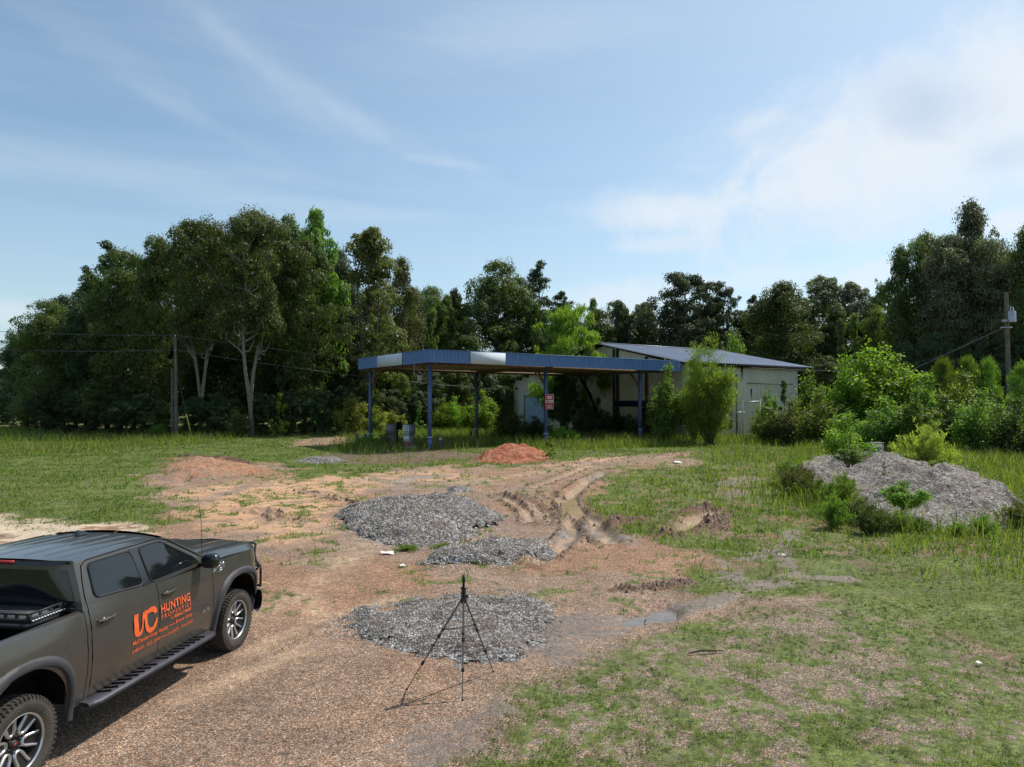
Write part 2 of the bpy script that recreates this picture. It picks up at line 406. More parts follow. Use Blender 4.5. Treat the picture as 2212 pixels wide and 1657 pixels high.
WETS = [([tuple(gpt(*p)) for p in pts], w) for pts, w in WETS]
PALE = [([tuple(gpt(*p)) for p in pts], w) for pts, w in (([(560, 1330), (640, 1290), (720, 1240), (760, 1200), (800, 1160)], .9), ([(520, 1420), (620, 1370), (740, 1330), (860, 1290)], .5), ([(700, 1360), (690, 1300), (700, 1250)], .4), ([(420, 1500), (560, 1440), (700, 1390)], .5), ([(1000, 1040), (1150, 1020), (1260, 1010)], 1.4), ([(450, 1090), (560, 1080), (660, 1100)], 1.2), ([(480, 1130), (600, 1130), (690, 1150)], .9))]
# puddles: centre px, py, half length, half width in px -> outlines in metres
PUDDLES = [[(1215, 1078), (1240, 1072), (1258, 1082), (1268, 1100), (1262, 1110), (1240, 1112), (1218, 1100)],
           [(1222, 1136), (1235, 1132), (1248, 1137), (1240, 1146), (1226, 1146)],
           [(1474, 1142), (1480, 1126), (1500, 1117), (1528, 1110), (1515, 1125), (1492, 1138)],
           [(1345, 1332), (1375, 1322), (1392, 1324), (1385, 1338), (1360, 1342)],
           [(1398, 1320), (1410, 1308), (1440, 1303), (1462, 1310), (1462, 1328), (1430, 1334), (1402, 1332)],
           [(1265, 1030), (1290, 1018), (1308, 1017), (1296, 1026), (1272, 1038)]]
PUDW = [W(p) for p in PUDDLES]

def groundz(x, y):
    x = np.asarray(x, float); y = np.asarray(y, float)
    far = sst(18, 45, y)
    z = (fbm(x * .35, y * .35, 3, 5) - .5) * .10 + (fbm(x * .07, y * .07, 2, 9) - .5) * .5 * far
    z = z + (fbm(x * 1.9, y * 1.9, 3, 11) - .5) * .05 * sst(6, 14, y) * (1 - sst(60, 90, y))
    tr = np.exp(-((x + 4.2) / 2.2) ** 2 - ((y - 8.5) / 3.6) ** 2); z = z * (1 - tr)
    tp = np.exp(-((x + .6) ** 2 + (y - 8.4) ** 2) / 1.5); z = z * (1 - tp)
    near = (y < 60)
    wob = (fbm(x * 1.4, y * 1.4, 3, 31) - .5) * .5
    for pts, w in RUTS:
        r = strokemask(x + wob * .5, y + wob, pts, w)
        z = z - .085 * np.exp(-(r / .95) ** 4) * near + .065 * np.exp(-((r - 1.75) / .5) ** 2) * (.5 + vn(x * 3, y * 3, 77)) * near
    for pts, w, h in RIDGES:
        r = strokemask(x + wob * .4, y + wob * .4, pts, w)
        z = z + h * np.exp(-r ** 2) * (.4 + 1.1 * vn(x * 4.5, y * 4.5, 78)) * near
    for pg in PUDW:
        z = z - .16 * polymask(x, y, pg, .22) * near
    b = polymask(x, y, BANK, .9)
    z = z + b * (.15 + .75 * (fbm(x * .8, y * .8, 4, 41) - .5))
    return z

CT = dict(tan=(.285, .212, .162), clay=(.50, .305, .185), sand=(.52, .43, .32), soil=(.11, .088, .048), grass=(.105, .135, .034),
          mud=(.12, .068, .042), grey=(.25, .215, .195), wet=(.185, .152, .132), rut=(.36, .26, .18), dark=(.08, .07, .055))
CT = {k: np.array(v) for k, v in CT.items()}
def ground_fields(x, y):
    """grass cover 0..1, albedo, pebble amount, wetness"""
    wx = (fbm(x * .55, y * .55, 4, 3) - .5) * np.clip(y * .12, .5, 4); wy = (fbm(x * .55, y * .55, 4, 4) - .5) * np.clip(y * .2, .6, 7)
    X, Y = x + wx, y + wy
    bare = polymask(X, Y, BARE, .35 + 0 * 0)
    n1 = fbm(x * .9, y * .9, 4, 21); n2 = fbm(x * 3.3, y * 3.3, 3, 22); n3 = fbm(x * .25, y * .25, 3, 23); n4 = fbm(x * 9, y * 9, 2, 24)
    sand = polymask(X, Y, SAND, .6) * sst(.3, .5, n2 * .5 + n1 * .5)
    org = np.maximum(polymask(X, Y, ORANGE, 1.0), polymask(X, Y, ORANGE2, .8)); bank = polymask(x, y, BANK, .7)
    patchy = polymask(X, Y, PATCHY, .8)
    grass = 1 - bare
    # right-hand lawn with gravel showing through
    thin = patchy * sst(.53, .36, n1 * .34 + n2 * .33 + n4 * .33) * .95
    for g in (GPATCH1, GPATCH2, GPATCH3): thin = np.maximum(thin, polymask(X, Y, g, .7) * sst(.68, .46, n2 * .4 + n1 * .2 + n4 * .4))
    midthin = (1 - patchy) * sst(.50, .36, n2 * .3 + n1 * .4 + n4 * .3) * sst(60, 40, y) * sst(12, 18, y) * .7 * sst(-9, -4, x)
    grass = grass * (1 - .82 * thin) * (1 - midthin)
    # tufts inside the bare yard
    tuft = sst(.57, .63, n2 * .5 + n1 * .3 + n4 * .2) * .8 * sst(7.5, 12, y + x * .3) * (1 - sst(.3, .6, sand))
    gl = sst(.52, .60, n1) * sst(-2, -7, x) * sst(12, 16, y) * .8
    grass = np.maximum(grass, bare * np.maximum(tuft, gl * sst(.45, .6, n2)))
    grass = grass * (1 - .8 * polymask(X, Y, BANKTAN, .8)) * (1 - sand * .75)
    grey = np.zeros_like(x)
    for g in (GREY1, GREY2): grey = np.maximum(grey, polymask(X, Y, g, .6) * .8)
    grey = np.maximum(grey, polymask(X, Y, GSCAT, .7) * .35)
    wet = np.maximum(polymask(X, Y, GREY3, .5) * .95, polymask(X, Y, GREY4, .35) * .9)
    wob = (fbm(x * 1.4, y * 1.4, 3, 31) - .5) * .6
    for pts, w in WETS:
        r = strokemask(x + wob, y + wob * 1.2, pts, w * 1.9); wet = np.maximum(wet, np.exp(-r ** 2) * sst(.3, .5, n2) * 1.2)
    rut = np.zeros_like(x); mud = np.zeros_like(x)
    for pts, w in RUTS:
        r = strokemask(x + wob * .5, y + wob, pts, w); rut = np.maximum(rut, np.exp(-(r / 1.0) ** 4)); mud = np.maximum(mud, np.exp(-((r - 1.7) / .8) ** 2) * .55 * sst(.3, .6, n2))
    for pts, w, h in RIDGES:
        r = strokemask(x + wob * .4, y + wob * .4, pts, w); mud = np.maximum(mud, np.exp(-(r / 1.25) ** 4))
    mud = np.maximum(mud, bank * .35 * sst(.5, .62, n2))
    pud = np.zeros_like(x)
    for pg in PUDW: pud = np.maximum(pud, polymask(x, y, pg, .3))
    near = sst(62, 50, y)
    rut, mud, wet = rut * near, mud * near, np.clip(np.maximum(wet, pud), 0, 1) * near
    wet = np.clip(sst(.28, .85, wet + (n2 - .5) * .9 + (n4 - .5) * .9) * (wet > .12), 0, 1)
    grass = grass * (1 - rut * .95) * (1 - mud * .85) * (1 - .75 * wet) * (1 - pud) * (1 - bank * .8 * sst(.35, .55, n1)) * (1 - .5 * grey)
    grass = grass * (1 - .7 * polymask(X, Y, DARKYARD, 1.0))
    grass = np.clip(grass, 0, 1)
    def lerp(a, b, t): return a + (b - a) * t[..., None]
    c = np.broadcast_to(CT['tan'], x.shape + (3,)).copy()
    c *= (.84 + .34 * n1)[..., None]
    c = lerp(c, c * np.array((1.12, .95, .8)), sst(.45, .6, n3) * .8)
    tracks = np.zeros_like(x)
    for pts, w in PALE: tracks = np.maximum(tracks, np.exp(-strokemask(x + wob * .5, y + wob, pts, w) ** 2))
    c = lerp(c, CT['sand'] * np.array((.86, .76, .70)), tracks * .7 * sst(.3, .6, n2))
    c = lerp(c, CT['sand'], sand); c = lerp(c, CT['clay'] * (.8 + .5 * n2)[..., None], org * sst(.30, .52, n1) * .9)
    c = lerp(c, CT['clay'] * np.array((.9, .78, .76)), bank * sst(.3, .7, n2)); c = lerp(c, CT['grey'], np.clip(grey, 0, 1))
    c = lerp(c, CT['tan'] * np.array((.90, 1.03, 1.10)), patchy * .8)
    c = lerp(c, CT['soil'] * (.7 + .6 * n2)[..., None], grass * .55 * (1 - patchy * .5)); c = lerp(c, CT['grass'] * (.8 + .5 * n1)[..., None], sst(.35, .95, grass) * .85)
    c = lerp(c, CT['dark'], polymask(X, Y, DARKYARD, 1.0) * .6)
    c = lerp(c, CT['rut'], rut * .8); c = lerp(c, CT['mud'], np.clip(mud, 0, 1) * .9); c = lerp(c, CT['wet'], wet * .8)
    peb = np.clip(1 - .4 * tracks - .75 * sst(.4, .9, grass) - .8 * sand - .6 * org - .8 * rut - .6 * mud - .5 * wet, .08, 1)
    return grass, c, peb, wet

# ---- ground sheet: one mesh, fine near the yard, reaching the horizon
ys = [-1500, -400, -120, -50, -25, -14, -8, -4, -1, 1, 2.5, 3.5]
v = 4.5
while v < 130: ys.append(v); v += .021 * (max(v, 6) / 6) ** 1.55
ys += list(np.geomspace(135, 3500, 34)); ys = np.array(ys)
us = np.concatenate([[-60, -20, -8, -4, -2.4, -1.7, -1.35, -1.15], np.linspace(-1.02, 1.02, 860), [1.15, 1.35, 1.7, 2.4, 4, 8, 20, 60]])
Yg, Ug = np.meshgrid(ys, us, indexing='ij'); Xg = Ug * (2.2 + .76 * np.maximum(Yg, 4))
Zg = groundz(Xg, Yg); Zg = np.where(np.abs(Yg) > 140, Zg * 0, Zg)
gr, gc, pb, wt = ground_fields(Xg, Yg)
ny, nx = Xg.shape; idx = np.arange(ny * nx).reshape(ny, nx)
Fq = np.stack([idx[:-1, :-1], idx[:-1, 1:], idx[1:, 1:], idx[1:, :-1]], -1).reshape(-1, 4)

m_ground, nt = newmat('ground'); T = NT(nt)
tc = T.n('ShaderNodeTexCoord').outputs['Object']
att = T.n('ShaderNodeAttribute', attribute_name='soil').outputs['Color']; at2 = T.n('ShaderNodeAttribute', attribute_name='surf').outputs['Color']
s2 = T.n('ShaderNodeSeparateColor'); T.set(s2.inputs[0], at2)
va = T.n('ShaderNodeTexVoronoi'); T.set(va.inputs['Vector'], tc); va.inputs['Scale'].default_value = 105
vb = T.n('ShaderNodeTexVoronoi'); T.set(vb.inputs['Vector'], tc); vb.inputs['Scale'].default_value = 60
sa = T.n('ShaderNodeSeparateColor'); T.set(sa.inputs[0], va.outputs['Color']); sb = T.n('ShaderNodeSeparateColor'); T.set(sb.inputs[0], vb.outputs['Color'])
pv = T.math('ADD', T.math('MULTIPLY', sa.outputs[0], .6), T.math('MULTIPLY', sb.outputs[1], .4))
pebc = T.ramp(pv, [(.12, (.22, .20, .19)), (.35, (.62, .58, .55)), (.55, (1.0, .97, .93)), (.74, (1.6, 1.5, 1.36)), (.9, (3.0, 2.95, 2.85))])
tint = T.ramp(sb.outputs[2], [(0, (1.2, .88, .68)), (.5, (1, 1, 1)), (1, (.88, 1.0, 1.14))])
pebc = T.vm('MULTIPLY', pebc, tint)
grit = T.vm('MULTIPLY', T.ramp(T.noise(tc, 9, 6, .75), [(.3, (.62,) * 3), (.7, (1.34,) * 3)]), T.ramp(T.noise(tc, 1.1, 5, .65), [(.3, (.78, .76, .74)), (.7, (1.2, 1.2, 1.2))]))
grit2 = T.ramp(T.noise(tc, 55, 3, .7), [(.3, (.7,) * 3), (.7, (1.3,) * 3)])
weed = T.vm('MULTIPLY', T.ramp(T.noise(tc, 13, 4, .7), [(.36, (.30, .33, .30)), (.5, (.9, .95, .85)), (.68, (1.5, 1.6, 1.25))]), grit2)
k = T.mix(s2.outputs[0], T.mix(s2.outputs[2], grit2, weed), pebc)
colr = T.vm('MULTIPLY', T.vm('MULTIPLY', att, k), grit)
b = T.n('ShaderNodeBsdfPrincipled'); T.set(b.inputs['Base Color'], colr)
T.set(b.inputs['Roughness'], T.math('SUBTRACT', .92, T.math('MULTIPLY', s2.outputs[1], .62))); b.inputs['Specular IOR Level'].default_value = .3
bn = T.n('ShaderNodeBump'); bn.inputs['Distance'].default_value = .03; bn.inputs['Strength'].default_value = .8
hh = T.math('SUBTRACT', T.math('ADD', T.noise(tc, 5, 5, .65), T.math('MULTIPLY', T.noise(tc, 40, 3, .6), .35)), T.math('MULTIPLY', T.math('MULTIPLY', va.outputs['Distance'], s2.outputs[0]), .5))
T.set(bn.inputs['Height'], hh); T.set(b.inputs['Normal'], bn.outputs[0]); finish(T, b)

me = npmesh('ground', np.stack([Xg, Yg, Zg], -1), [Fq], m_ground, True)
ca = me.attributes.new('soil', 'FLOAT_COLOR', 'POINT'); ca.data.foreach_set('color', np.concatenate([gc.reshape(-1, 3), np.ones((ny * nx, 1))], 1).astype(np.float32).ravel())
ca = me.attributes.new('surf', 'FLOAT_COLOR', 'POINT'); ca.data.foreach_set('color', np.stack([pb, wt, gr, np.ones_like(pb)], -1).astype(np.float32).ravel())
tag(link('ground', me), kind='structure')
def gz1(x, y): return float(groundz(np.array([x]), np.array([y]))[0])

# ---- puddles: still, silty water a little below the rim
m_pud, nt = newmat('silty_water'); T = NT(nt)
b = T.n('ShaderNodeBsdfPrincipled'); T.set(b.inputs['Base Color'], T.ramp(T.noise(T.n('ShaderNodeTexCoord').outputs['Object'], 1.5, 3), [(.3, (.36, .27, .15)), (.7, (.44, .34, .2))]))
b.inputs['Roughness'].default_value = .08; b.inputs['Specular IOR Level'].default_value = .5; finish(T, b)
m_pud2 = P('clear_puddle_water', (.16, .13, .105), .16, spec=.4, var=.3)
for i, pg in enumerate(PUDW):
    c = np.mean(pg, 0); zr = gz1(c[0], c[1]) + (.075 if i != 5 else .05)
    mb = MB(); n = 40; pts = []
    for q in range(len(pg)):
        a_, b_ = np.array(pg[q]), np.array(pg[(q + 1) % len(pg)])
        for t_ in np.linspace(0, 1, 6)[:-1]: pts.append(c + (a_ + (b_ - a_) * t_ - c) * (1.2 + .1 * sin(7 * t_ + q)))
    mb.add([(p[0], p[1], zr) for p in pts], [tuple(range(len(pts)))])
    tag(mb.build('puddle', m_pud if i in (0, 1, 2) else m_pud2), kind='structure')
# ================================================================= grass (blades are real triangles; nobody could count them)
def blades(x, y, z, h, w, rs, lean=.35, seg=True):
    n = len(x); th = rs.rand(n) * 2 * pi; la = rs.rand(n) * 2 * pi; l = lean * h * (.3 + rs.rand(n))
    dx, dy = np.cos(th) * w / 2, np.sin(th) * w / 2
    lx, ly = np.cos(la) * l, np.sin(la) * l
    b0 = np.stack([x - dx, y - dy, z - .02], -1); b1 = np.stack([x + dx, y + dy, z - .02], -1)
    if not seg:
        tp = np.stack([x + lx, y + ly, z + h], -1)
        V = np.stack([b0, b1, tp], 1).reshape(-1, 3); F = np.arange(3 * n).reshape(n, 3); return V, [F]
    m0 = np.stack([x - dx * .75 + lx * .35, y - dy * .75 + ly * .35, z + h * .58], -1); m1 = m0 + np.stack([dx * 1.5, dy * 1.5, 0 * dx], -1)
    tp = np.stack([x + lx, y + ly, z + h * (.97)], -1)
    V = np.stack([b0, b1, m1, m0, tp], 1).reshape(-1, 3)
    i = np.arange(n)[:, None] * 5
    return V, [i + np.array([[0, 1, 2, 3]]), i + np.array([[3, 2, 4]])]
def scatter(rs, n, y0, y1, power, xw=1.0, keep=None):
    """points over the fan the yard fills; power < 0 puts more of them close by"""
    u = rs.rand(n)
    if abs(power + 1) < 1e-6: y = y0 * (y1 / y0) ** u
    else: y = (y0 ** (power + 1) + u * (y1 ** (power + 1) - y0 ** (power + 1))) ** (1 / (power + 1))
    x = (rs.rand(n) * 2 - 1) * (2.0 + .78 * y) * xw
    return x, y
m_grass = grassmat('grass_blades', [(0, (.030, .042, .010)), (.28, (.085, .125, .020)), (.52, (.16, .22, .032)), (.78, (.25, .31, .05)), (.95, (.34, .31, .12))])
m_grass_bright = grassmat('bright_grass_blades', [(0, (.045, .075, .016)), (.3, (.10, .155, .026)), (.6, (.16, .225, .036)), (.85, (.23, .275, .055)), (.97, (.30, .28, .11))], .45, 3.0)
m_herb = grassmat('herb_leaves', [(0, (.025, .042, .012)), (.35, (.06, .105, .02)), (.65, (.11, .18, .03)), (1, (.19, .27, .05))], .35)
m_dry = grassmat('dry_grass_blades', [(0, (.10, .065, .035)), (.4, (.19, .14, .075)), (.8, (.30, .24, .13)), (1, (.36, .31, .19))], .25)
HEAPS = []          # footprints of the heaps, filled below: (outline, ...)

def tallness(px, py, x, y):
    """0 short mown-like cover, 1 waist-high weeds"""
    t = np.zeros_like(x)
    for poly, v in TALL: t = np.maximum(t, v * polymask(x, y, poly, 1.5))
    return t
TALL = [(W([(1650, 1075), (1700, 1000), (1760, 950), (1850, 930), (2300, 925), (3000, 925), (3000, 1250), (2250, 1180), (2190, 1160), (2000, 1165), (1820, 1140), (1740, 1120)]), 1.0),
        (W([(1440, 940), (1700, 920), (1780, 925), (1760, 955), (1600, 962), (1450, 958)]), .75),
        (W([(720, 980), (760, 930), (1000, 915), (1300, 905), (1460, 925), (1480, 962), (1250, 975), (1060, 965), (960, 975), (800, 985)]), .9),
        (W([(-400, 950), (-400, 925), (60, 930), (350, 945), (420, 935), (760, 905), (760, 928), (600, 935), (330, 975), (0, 985), (-400, 1010)]), .26),
        (W([(2100, 1180), (2212, 1150), (2500, 1150), (2600, 1500), (2212, 1400), (2140, 1290)]), .45),
        (W([(1530, 1000), (1640, 960), (1700, 1010), (1650, 1090), (1600, 1100), (1540, 1060)]), .35)]
def make_grass(name, rs, n, y0, y1, power, h, w, mat, dens=1.0, tall=None, label=None, xw=1.0, seg=True, lean=.35, clump=None, extra=None):
    x, y = scatter(rs, n, y0, y1, power, xw)
    g, _, _, _ = ground_fields(x, y)
    k = g * dens
    if clump: k = k * sst(clump[1], clump[2], fbm(x * clump[0], y * clump[0], 3, 55))
    tl = tallness(0, 0, x, y)
    if tall is not None: k = k * (tl if tall else (1 - .6 * tl))
    if extra is not None: k = extra(x, y, k, tl)
    # keep the heaps, the truck's wheels and the slab clear
    for pg in HEAPS: k = k * (1 - polymask(x, y, pg, .25))
    m = rs.rand(n) < k
    x, y, tl = x[m], y[m], tl[m]
    hh = h[0] + (h[1] - h[0]) * rs.rand(len(x)) ** 1.6
    hh = hh * (.6 + .8 * fbm(x * .6, y * .6, 3, 91)) * (1 if tall else 1)
    if tall is False: hh = hh * (1 + .5 * tl)
    ww = w * (.6 + .8 * rs.rand(len(x))) * np.sqrt(np.maximum(y, 8) / 12)
    V, F = blades(x, y, groundz(x, y), hh, ww, rs, lean, seg)
    o = link(name, npmesh(name, V, F, mat)); tag(o, kind='stuff')
    if label: o['label'] = label; o['category'] = 'grass'
    return o

def make_herbs(name, rs, n, per, y0, y1, power, rad, h, size, mat, tall, label, clump=None, dens=1.0, extra=None):
    """low leafy plants: small leaves in loose cushions"""
    x, y = scatter(rs, n, y0, y1, power)
    g, _, _, _ = ground_fields(x, y); k = g * dens; tl = tallness(0, 0, x, y)
    if tall is not None: k = k * (tl if tall else (1 - .8 * tl))
    if clump: k = k * sst(clump[1], clump[2], fbm(x * clump[0], y * clump[0], 3, 57))
    if extra is not None: k = extra(x, y, k, tl)
    for pg in HEAPS: k = k * (1 - polymask(x, y, pg, .25))
    m = rs.rand(n) < k; x, y = x[m], y[m]; q = len(x)
    s_ = (.5 + .9 * rs.rand(q)); R_ = rad * s_; H_ = h * s_
    d = rs.normal(size=(q, per, 3)); d /= np.linalg.norm(d, axis=2)[..., None]; d[..., 2] = np.abs(d[..., 2])
    rr = rs.rand(q, per) ** .5
    P_ = np.stack([x[:, None] + d[..., 0] * rr * R_[:, None], y[:, None] + d[..., 1] * rr * R_[:, None], groundz(x, y)[:, None] + .01 + d[..., 2] * rr * H_[:, None]], -1).reshape(-1, 3)
    N = d.reshape(-1, 3) * .5 + np.array([0, 0, .8])
    sz = size * (.6 + .8 * rs.rand(len(P_))) * np.repeat(np.sqrt(np.maximum(y, 8) / 12), per)
    n_ = len(P_); N = N + rs.normal(size=(n_, 3)) * .5; N /= np.linalg.norm(N, axis=1)[:, None]
    a = np.cross(N, rs.normal(size=(n_, 3))); a /= np.linalg.norm(a, axis=1)[:, None] + 1e-9; b = np.cross(N, a)
    a = a * (sz * .5)[:, None]; b = b * (sz * .3)[:, None]
    V = np.stack([P_ - a, P_ - b, P_ + a, P_ + b], 1).reshape(-1, 3)
    o = link(name, npmesh(name, V, [np.arange(4 * n_).reshape(n_, 4)], mat)); tag(o, label, 'weeds', kind='stuff'); return o
# ================================================================= heaps
m_gravel_grey = gravelmat('grey_gravel', [(.15, (.032, .028, .026)), (.36, (.085, .078, .074)), (.52, (.165, .155, .148)), (.68, (.27, .26, .25)), (.85, (.48, .465, .45))], 24, .9, (.18, .13, .10), .4)
m_gravel_pale = gravelmat('pale_shell_gravel', [(.15, (.055, .045, .036)), (.36, (.125, .105, .086)), (.55, (.22, .19, .162)), (.75, (.33, .295, .26)), (.9, (.52, .48, .44))], 17, .9, (.22, .16, .12))
m_clay = gravelmat('red_clay', [(.15, (.15, .035, .018)), (.4, (.24, .065, .03)), (.65, (.32, .10, .045)), (.9, (.40, .16, .08))], 9, .9, (.38, .19, .10))
m_tanheap = gravelmat('tan_gravel', [(.15, (.22, .17, .12)), (.5, (.36, .29, .22)), (.9, (.52, .45, .37))], 14, .8)
def heap(name, outline_px, bumps, mat, label, cat, res=150, rough=.05, edge=.5, seed=1, group=None, rag=.5, hole=1.0):
    """outline: foot of the heap in the photograph; bumps: (px, py of the foot below the peak, peak height, radius)"""
    pg = W(outline_px); a = np.array(pg); x0, y0 = a.min(0) - .3; x1, y1 = a.max(0) + .3
    HEAPS.append(pg)
    X, Y = np.meshgrid(np.linspace(x0, x1, res), np.linspace(y0, y1, res))
    m = polymask(X + (fbm(X * 2, Y * 2, 3, seed) - .5) * rag * 2.2, Y + (fbm(X * 2, Y * 2, 3, seed + 1) - .5) * rag * 2.2, pg, edge)
    H = np.zeros_like(X)
    for bx, by, h, r in bumps:
        c = gpt(bx, by); d = np.hypot(X - c[0], (Y - c[1])) / r
        H = np.maximum(H, h * np.where(d < 1, 1 - d ** 1.08, 0)) + .08 * h * np.exp(-d * d * 2)
    H = H * m + (m - .35) * .09
    H = H + (fbm(X * 1.5, Y * 1.5, 4, seed + 5) - .5) * rough * 3.4 * m - np.abs(fbm(X * 3.1, Y * 3.1, 3, seed + 8) - .5) * rough * 2.2 * m + (fbm(X * 9, Y * 9, 3, seed + 6) - .5) * rough * .9 * m
    cx, cy = (x0 + x1) / 2, (y0 + y1) / 2; base = gz1(cx, cy)
    Z = np.where(m > .02, H + groundz(X, Y) - base, -.3)
    V = np.stack([X - cx, Y - cy, Z], -1).reshape(-1, 3)
    i = np.arange(res * res).reshape(res, res)
    F = np.stack([i[:-1, :-1], i[:-1, 1:], i[1:, 1:], i[1:, :-1]], -1).reshape(-1, 4)
    mm = m.reshape(-1); hf = fbm(X * 11, Y * 11, 3, seed + 12).reshape(-1); F = F[(mm[F].max(1) > .02) & ((mm + hole * 1.5 * (hf - .5))[F].mean(1) > .22 * hole)]
    me = npmesh(name, V, [F], mat, True)
    o = link(name, me); o.location = (cx, cy, base)
    return tag(o, label, cat, group), (X, Y, H + groundz(X, Y), m)
heapA, fA = heap('gravel_heap', [(742, 1112), (770, 1092), (830, 1082), (900, 1076), (990, 1084), (1040, 1105), (1072, 1122), (1040, 1140), (975, 1172), (915, 1184), (870, 1180), (800, 1155), (750, 1135)],
     [(900, 1110), ][:0] + [(880, 1112, .52, 2.6), (940, 1108, .55, 2.5), (820, 1118, .30, 2.0), (980, 1130, .38, 1.9), (900, 1140, .40, 2.0), (1020, 1122, .22, 1.6)],
     m_gravel_grey, 'largest heap of grey crushed gravel in the middle of the yard', 'gravel heap', 220, .05, .4, 3)
heapB, fB = heap('gravel_heap', [(905, 1208), (940, 1194), (1010, 1180), (1090, 1172), (1160, 1178), (1195, 1192), (1150, 1206), (1080, 1218), (1000, 1222), (930, 1220)],
     [(1000, 1202, .16, 1.1), (1070, 1192, .28, 1.0), (1120, 1190, .24, 1.0), (950, 1210, .10, .8)], m_gravel_grey, 'low ragged grey gravel heap between the largest heap and the tripod', 'gravel heap', 150, .035, .3, 13)
heapC, fC = heap('gravel_patch', [(735, 1350), (790, 1325), (860, 1310), (905, 1292), (1000, 1284), (1085, 1283), (1140, 1286), (1178, 1300), (1182, 1330), (1150, 1372), (1110, 1410), (1060, 1436), (1010, 1432), (960, 1408), (890, 1396), (820, 1385), (760, 1368)],
     [(900, 1345, .05, 1.2), (1040, 1330, .06, 1.2), (1080, 1400, .08, .8), (1130, 1310, .06, .7)], m_gravel_grey, 'flat spread patch of grey gravel behind and under the tripod', 'gravel patch', 240, .03, .5, 23)
m_gravel_mound = gravelmat('brownish_gravel', [(.15, (.055, .044, .036)), (.36, (.14, .12, .102)), (.55, (.24, .212, .188)), (.75, (.35, .32, .295)), (.9, (.5, .47, .44))], 23, 1.0, (.20, .15, .115))
heapD, fD = heap('gravel_mound', [(1825, 1095), (1815, 1068), (1740, 1052), (1705, 1022), (1760, 990), (1850, 970), (1950, 978), (2040, 995), (2110, 1020), (2165, 1055), (2200, 1105), (2175, 1140), (2080, 1152), (1960, 1142), (1870, 1122)],
     [(2045, 1092, 1.20, 3.4), (2105, 1108, .78, 2.9), (1945, 1108, .5, 1.9), (1990, 1098, .75, 2.4), (1905, 1030, .98, 3.3), (1955, 1038, .92, 3.2), (1840, 1024, .85, 2.6), (1765, 1035, .5, 2.2)],
     m_gravel_mound, 'tall pale gravel mound with weeds growing on it, right side of the yard', 'gravel mound', 240, .12, .7, 33, hole=.35)
heapE, fE = heap('clay_heap', [(1032, 992), (1050, 978), (1100, 968), (1160, 974), (1188, 990), (1170, 1000), (1100, 1004), (1050, 1000)],
     [(1100, 988, .85, 2.1), (1130, 986, .8, 2.0), (1070, 990, .6, 1.7)], m_clay, 'red clay dirt heap in front of the canopy', 'dirt heap', 110, .07, .4, 43, hole=.5)
heapF, fF = heap('tan_heap', [(772, 934), (790, 925), (820, 925), (832, 932), (815, 940), (785, 940)], [(800, 932, 1.35, 3.2)], m_tanheap, 'left pale tan heap beside the back corner canopy post', 'gravel heap', 60, .05, .5, 53, hole=0)
heapG, fG = heap('tan_heap', [(822, 930), (850, 920), (880, 922), (895, 928), (870, 936), (835, 936)], [(858, 928, 1.75, 4.2)], m_tanheap, 'right pale tan heap rising behind the fuel pumps', 'gravel heap', 60, .05, .5, 63, hole=0)
heapH, fH = heap('gravel_heap', [(648, 992), (670, 986), (720, 987), (745, 994), (710, 998), (665, 998)], [(680, 992, .18, 1.2), (710, 992, .2, 1.3)], m_gravel_grey, 'small pale grey gravel heap far back left of the canopy', 'gravel heap', 70, .05, .3, 73)
heapI, fI = heap('gravel_heap', [(962, 1056), (980, 1050), (1010, 1052), (1012, 1058), (985, 1062)], [(988, 1056, .12, .7)], m_gravel_grey, 'tiny dark gravel pile just behind the largest heap', 'gravel heap', 50, .03, .2, 83)

# loose stones on the yard and on the heaps
def stones(name, x, y, z, r, mat, rs, label):
    n = len(x); base = np.array([(1, 0, -.3), (-.5, .87, -.3), (-.5, -.87, -.3), (.1, .1, .75)])
    F0_ = np.array([(0, 1, 3), (1, 2, 3), (2, 0, 3)])
    th = rs.rand(n) * 2 * pi; c, s = np.cos(th), np.sin(th)
    sc = np.stack([r * (.7 + .5 * rs.rand(n)), r * (.6 + .5 * rs.rand(n)), r * (.7 + .7 * rs.rand(n))], -1)
    B = base[None] * sc[:, None, :]
    V = np.stack([B[..., 0] * c[:, None] - B[..., 1] * s[:, None] + x[:, None], B[..., 0] * s[:, None] + B[..., 1] * c[:, None] + y[:, None], B[..., 2] + z[:, None]], -1).reshape(-1, 3)
    F = (np.arange(n)[:, None, None] * 4 + F0_[None]).reshape(-1, 3)
    o = link(name, npmesh(name, V, [F], mat)); tag(o, label, 'stones', kind='stuff'); return o
def stonemat(name, stops):
    m, nt = newmat(name); T = NT(nt); g = T.n('ShaderNodeNewGeometry')
    b = T.n('ShaderNodeBsdfPrincipled'); tc = T.n('ShaderNodeTexCoord').outputs['Object']; T.set(b.inputs['Base Color'], T.vm('MULTIPLY', T.ramp(g.outputs['Random Per Island'], stops), T.ramp(T.noise(tc, 1.6, 5, .7), [(.36, (.42, .36, .31)), (.5, (.9, .87, .84)), (.66, (1.12, 1.12, 1.14))]))); b.inputs['Roughness'].default_value = .7
    finish(T, b); return m
m_st1 = stonemat('yard_stone', [(0, (.09, .052, .034)), (.3, (.17, .105, .066)), (.6, (.25, .17, .115)), (.85, (.38, .31, .24)), (1, (.7, .65, .57))])
m_st2 = stonemat('grey_chip', [(0, (.034, .03, .027)), (.4, (.11, .10, .094)), (.75, (.24, .23, .22)), (1, (.62, .60, .58))])
m_st3 = stonemat('pale_chip', [(0, (.06, .048, .038)), (.5, (.18, .155, .13)), (1, (.46, .42, .38))])
rs = np.random.RandomState(7)
x, y = scatter(rs, 50000, 5, 26, -1.1); g, _, pbv, _ = ground_fields(x, y)
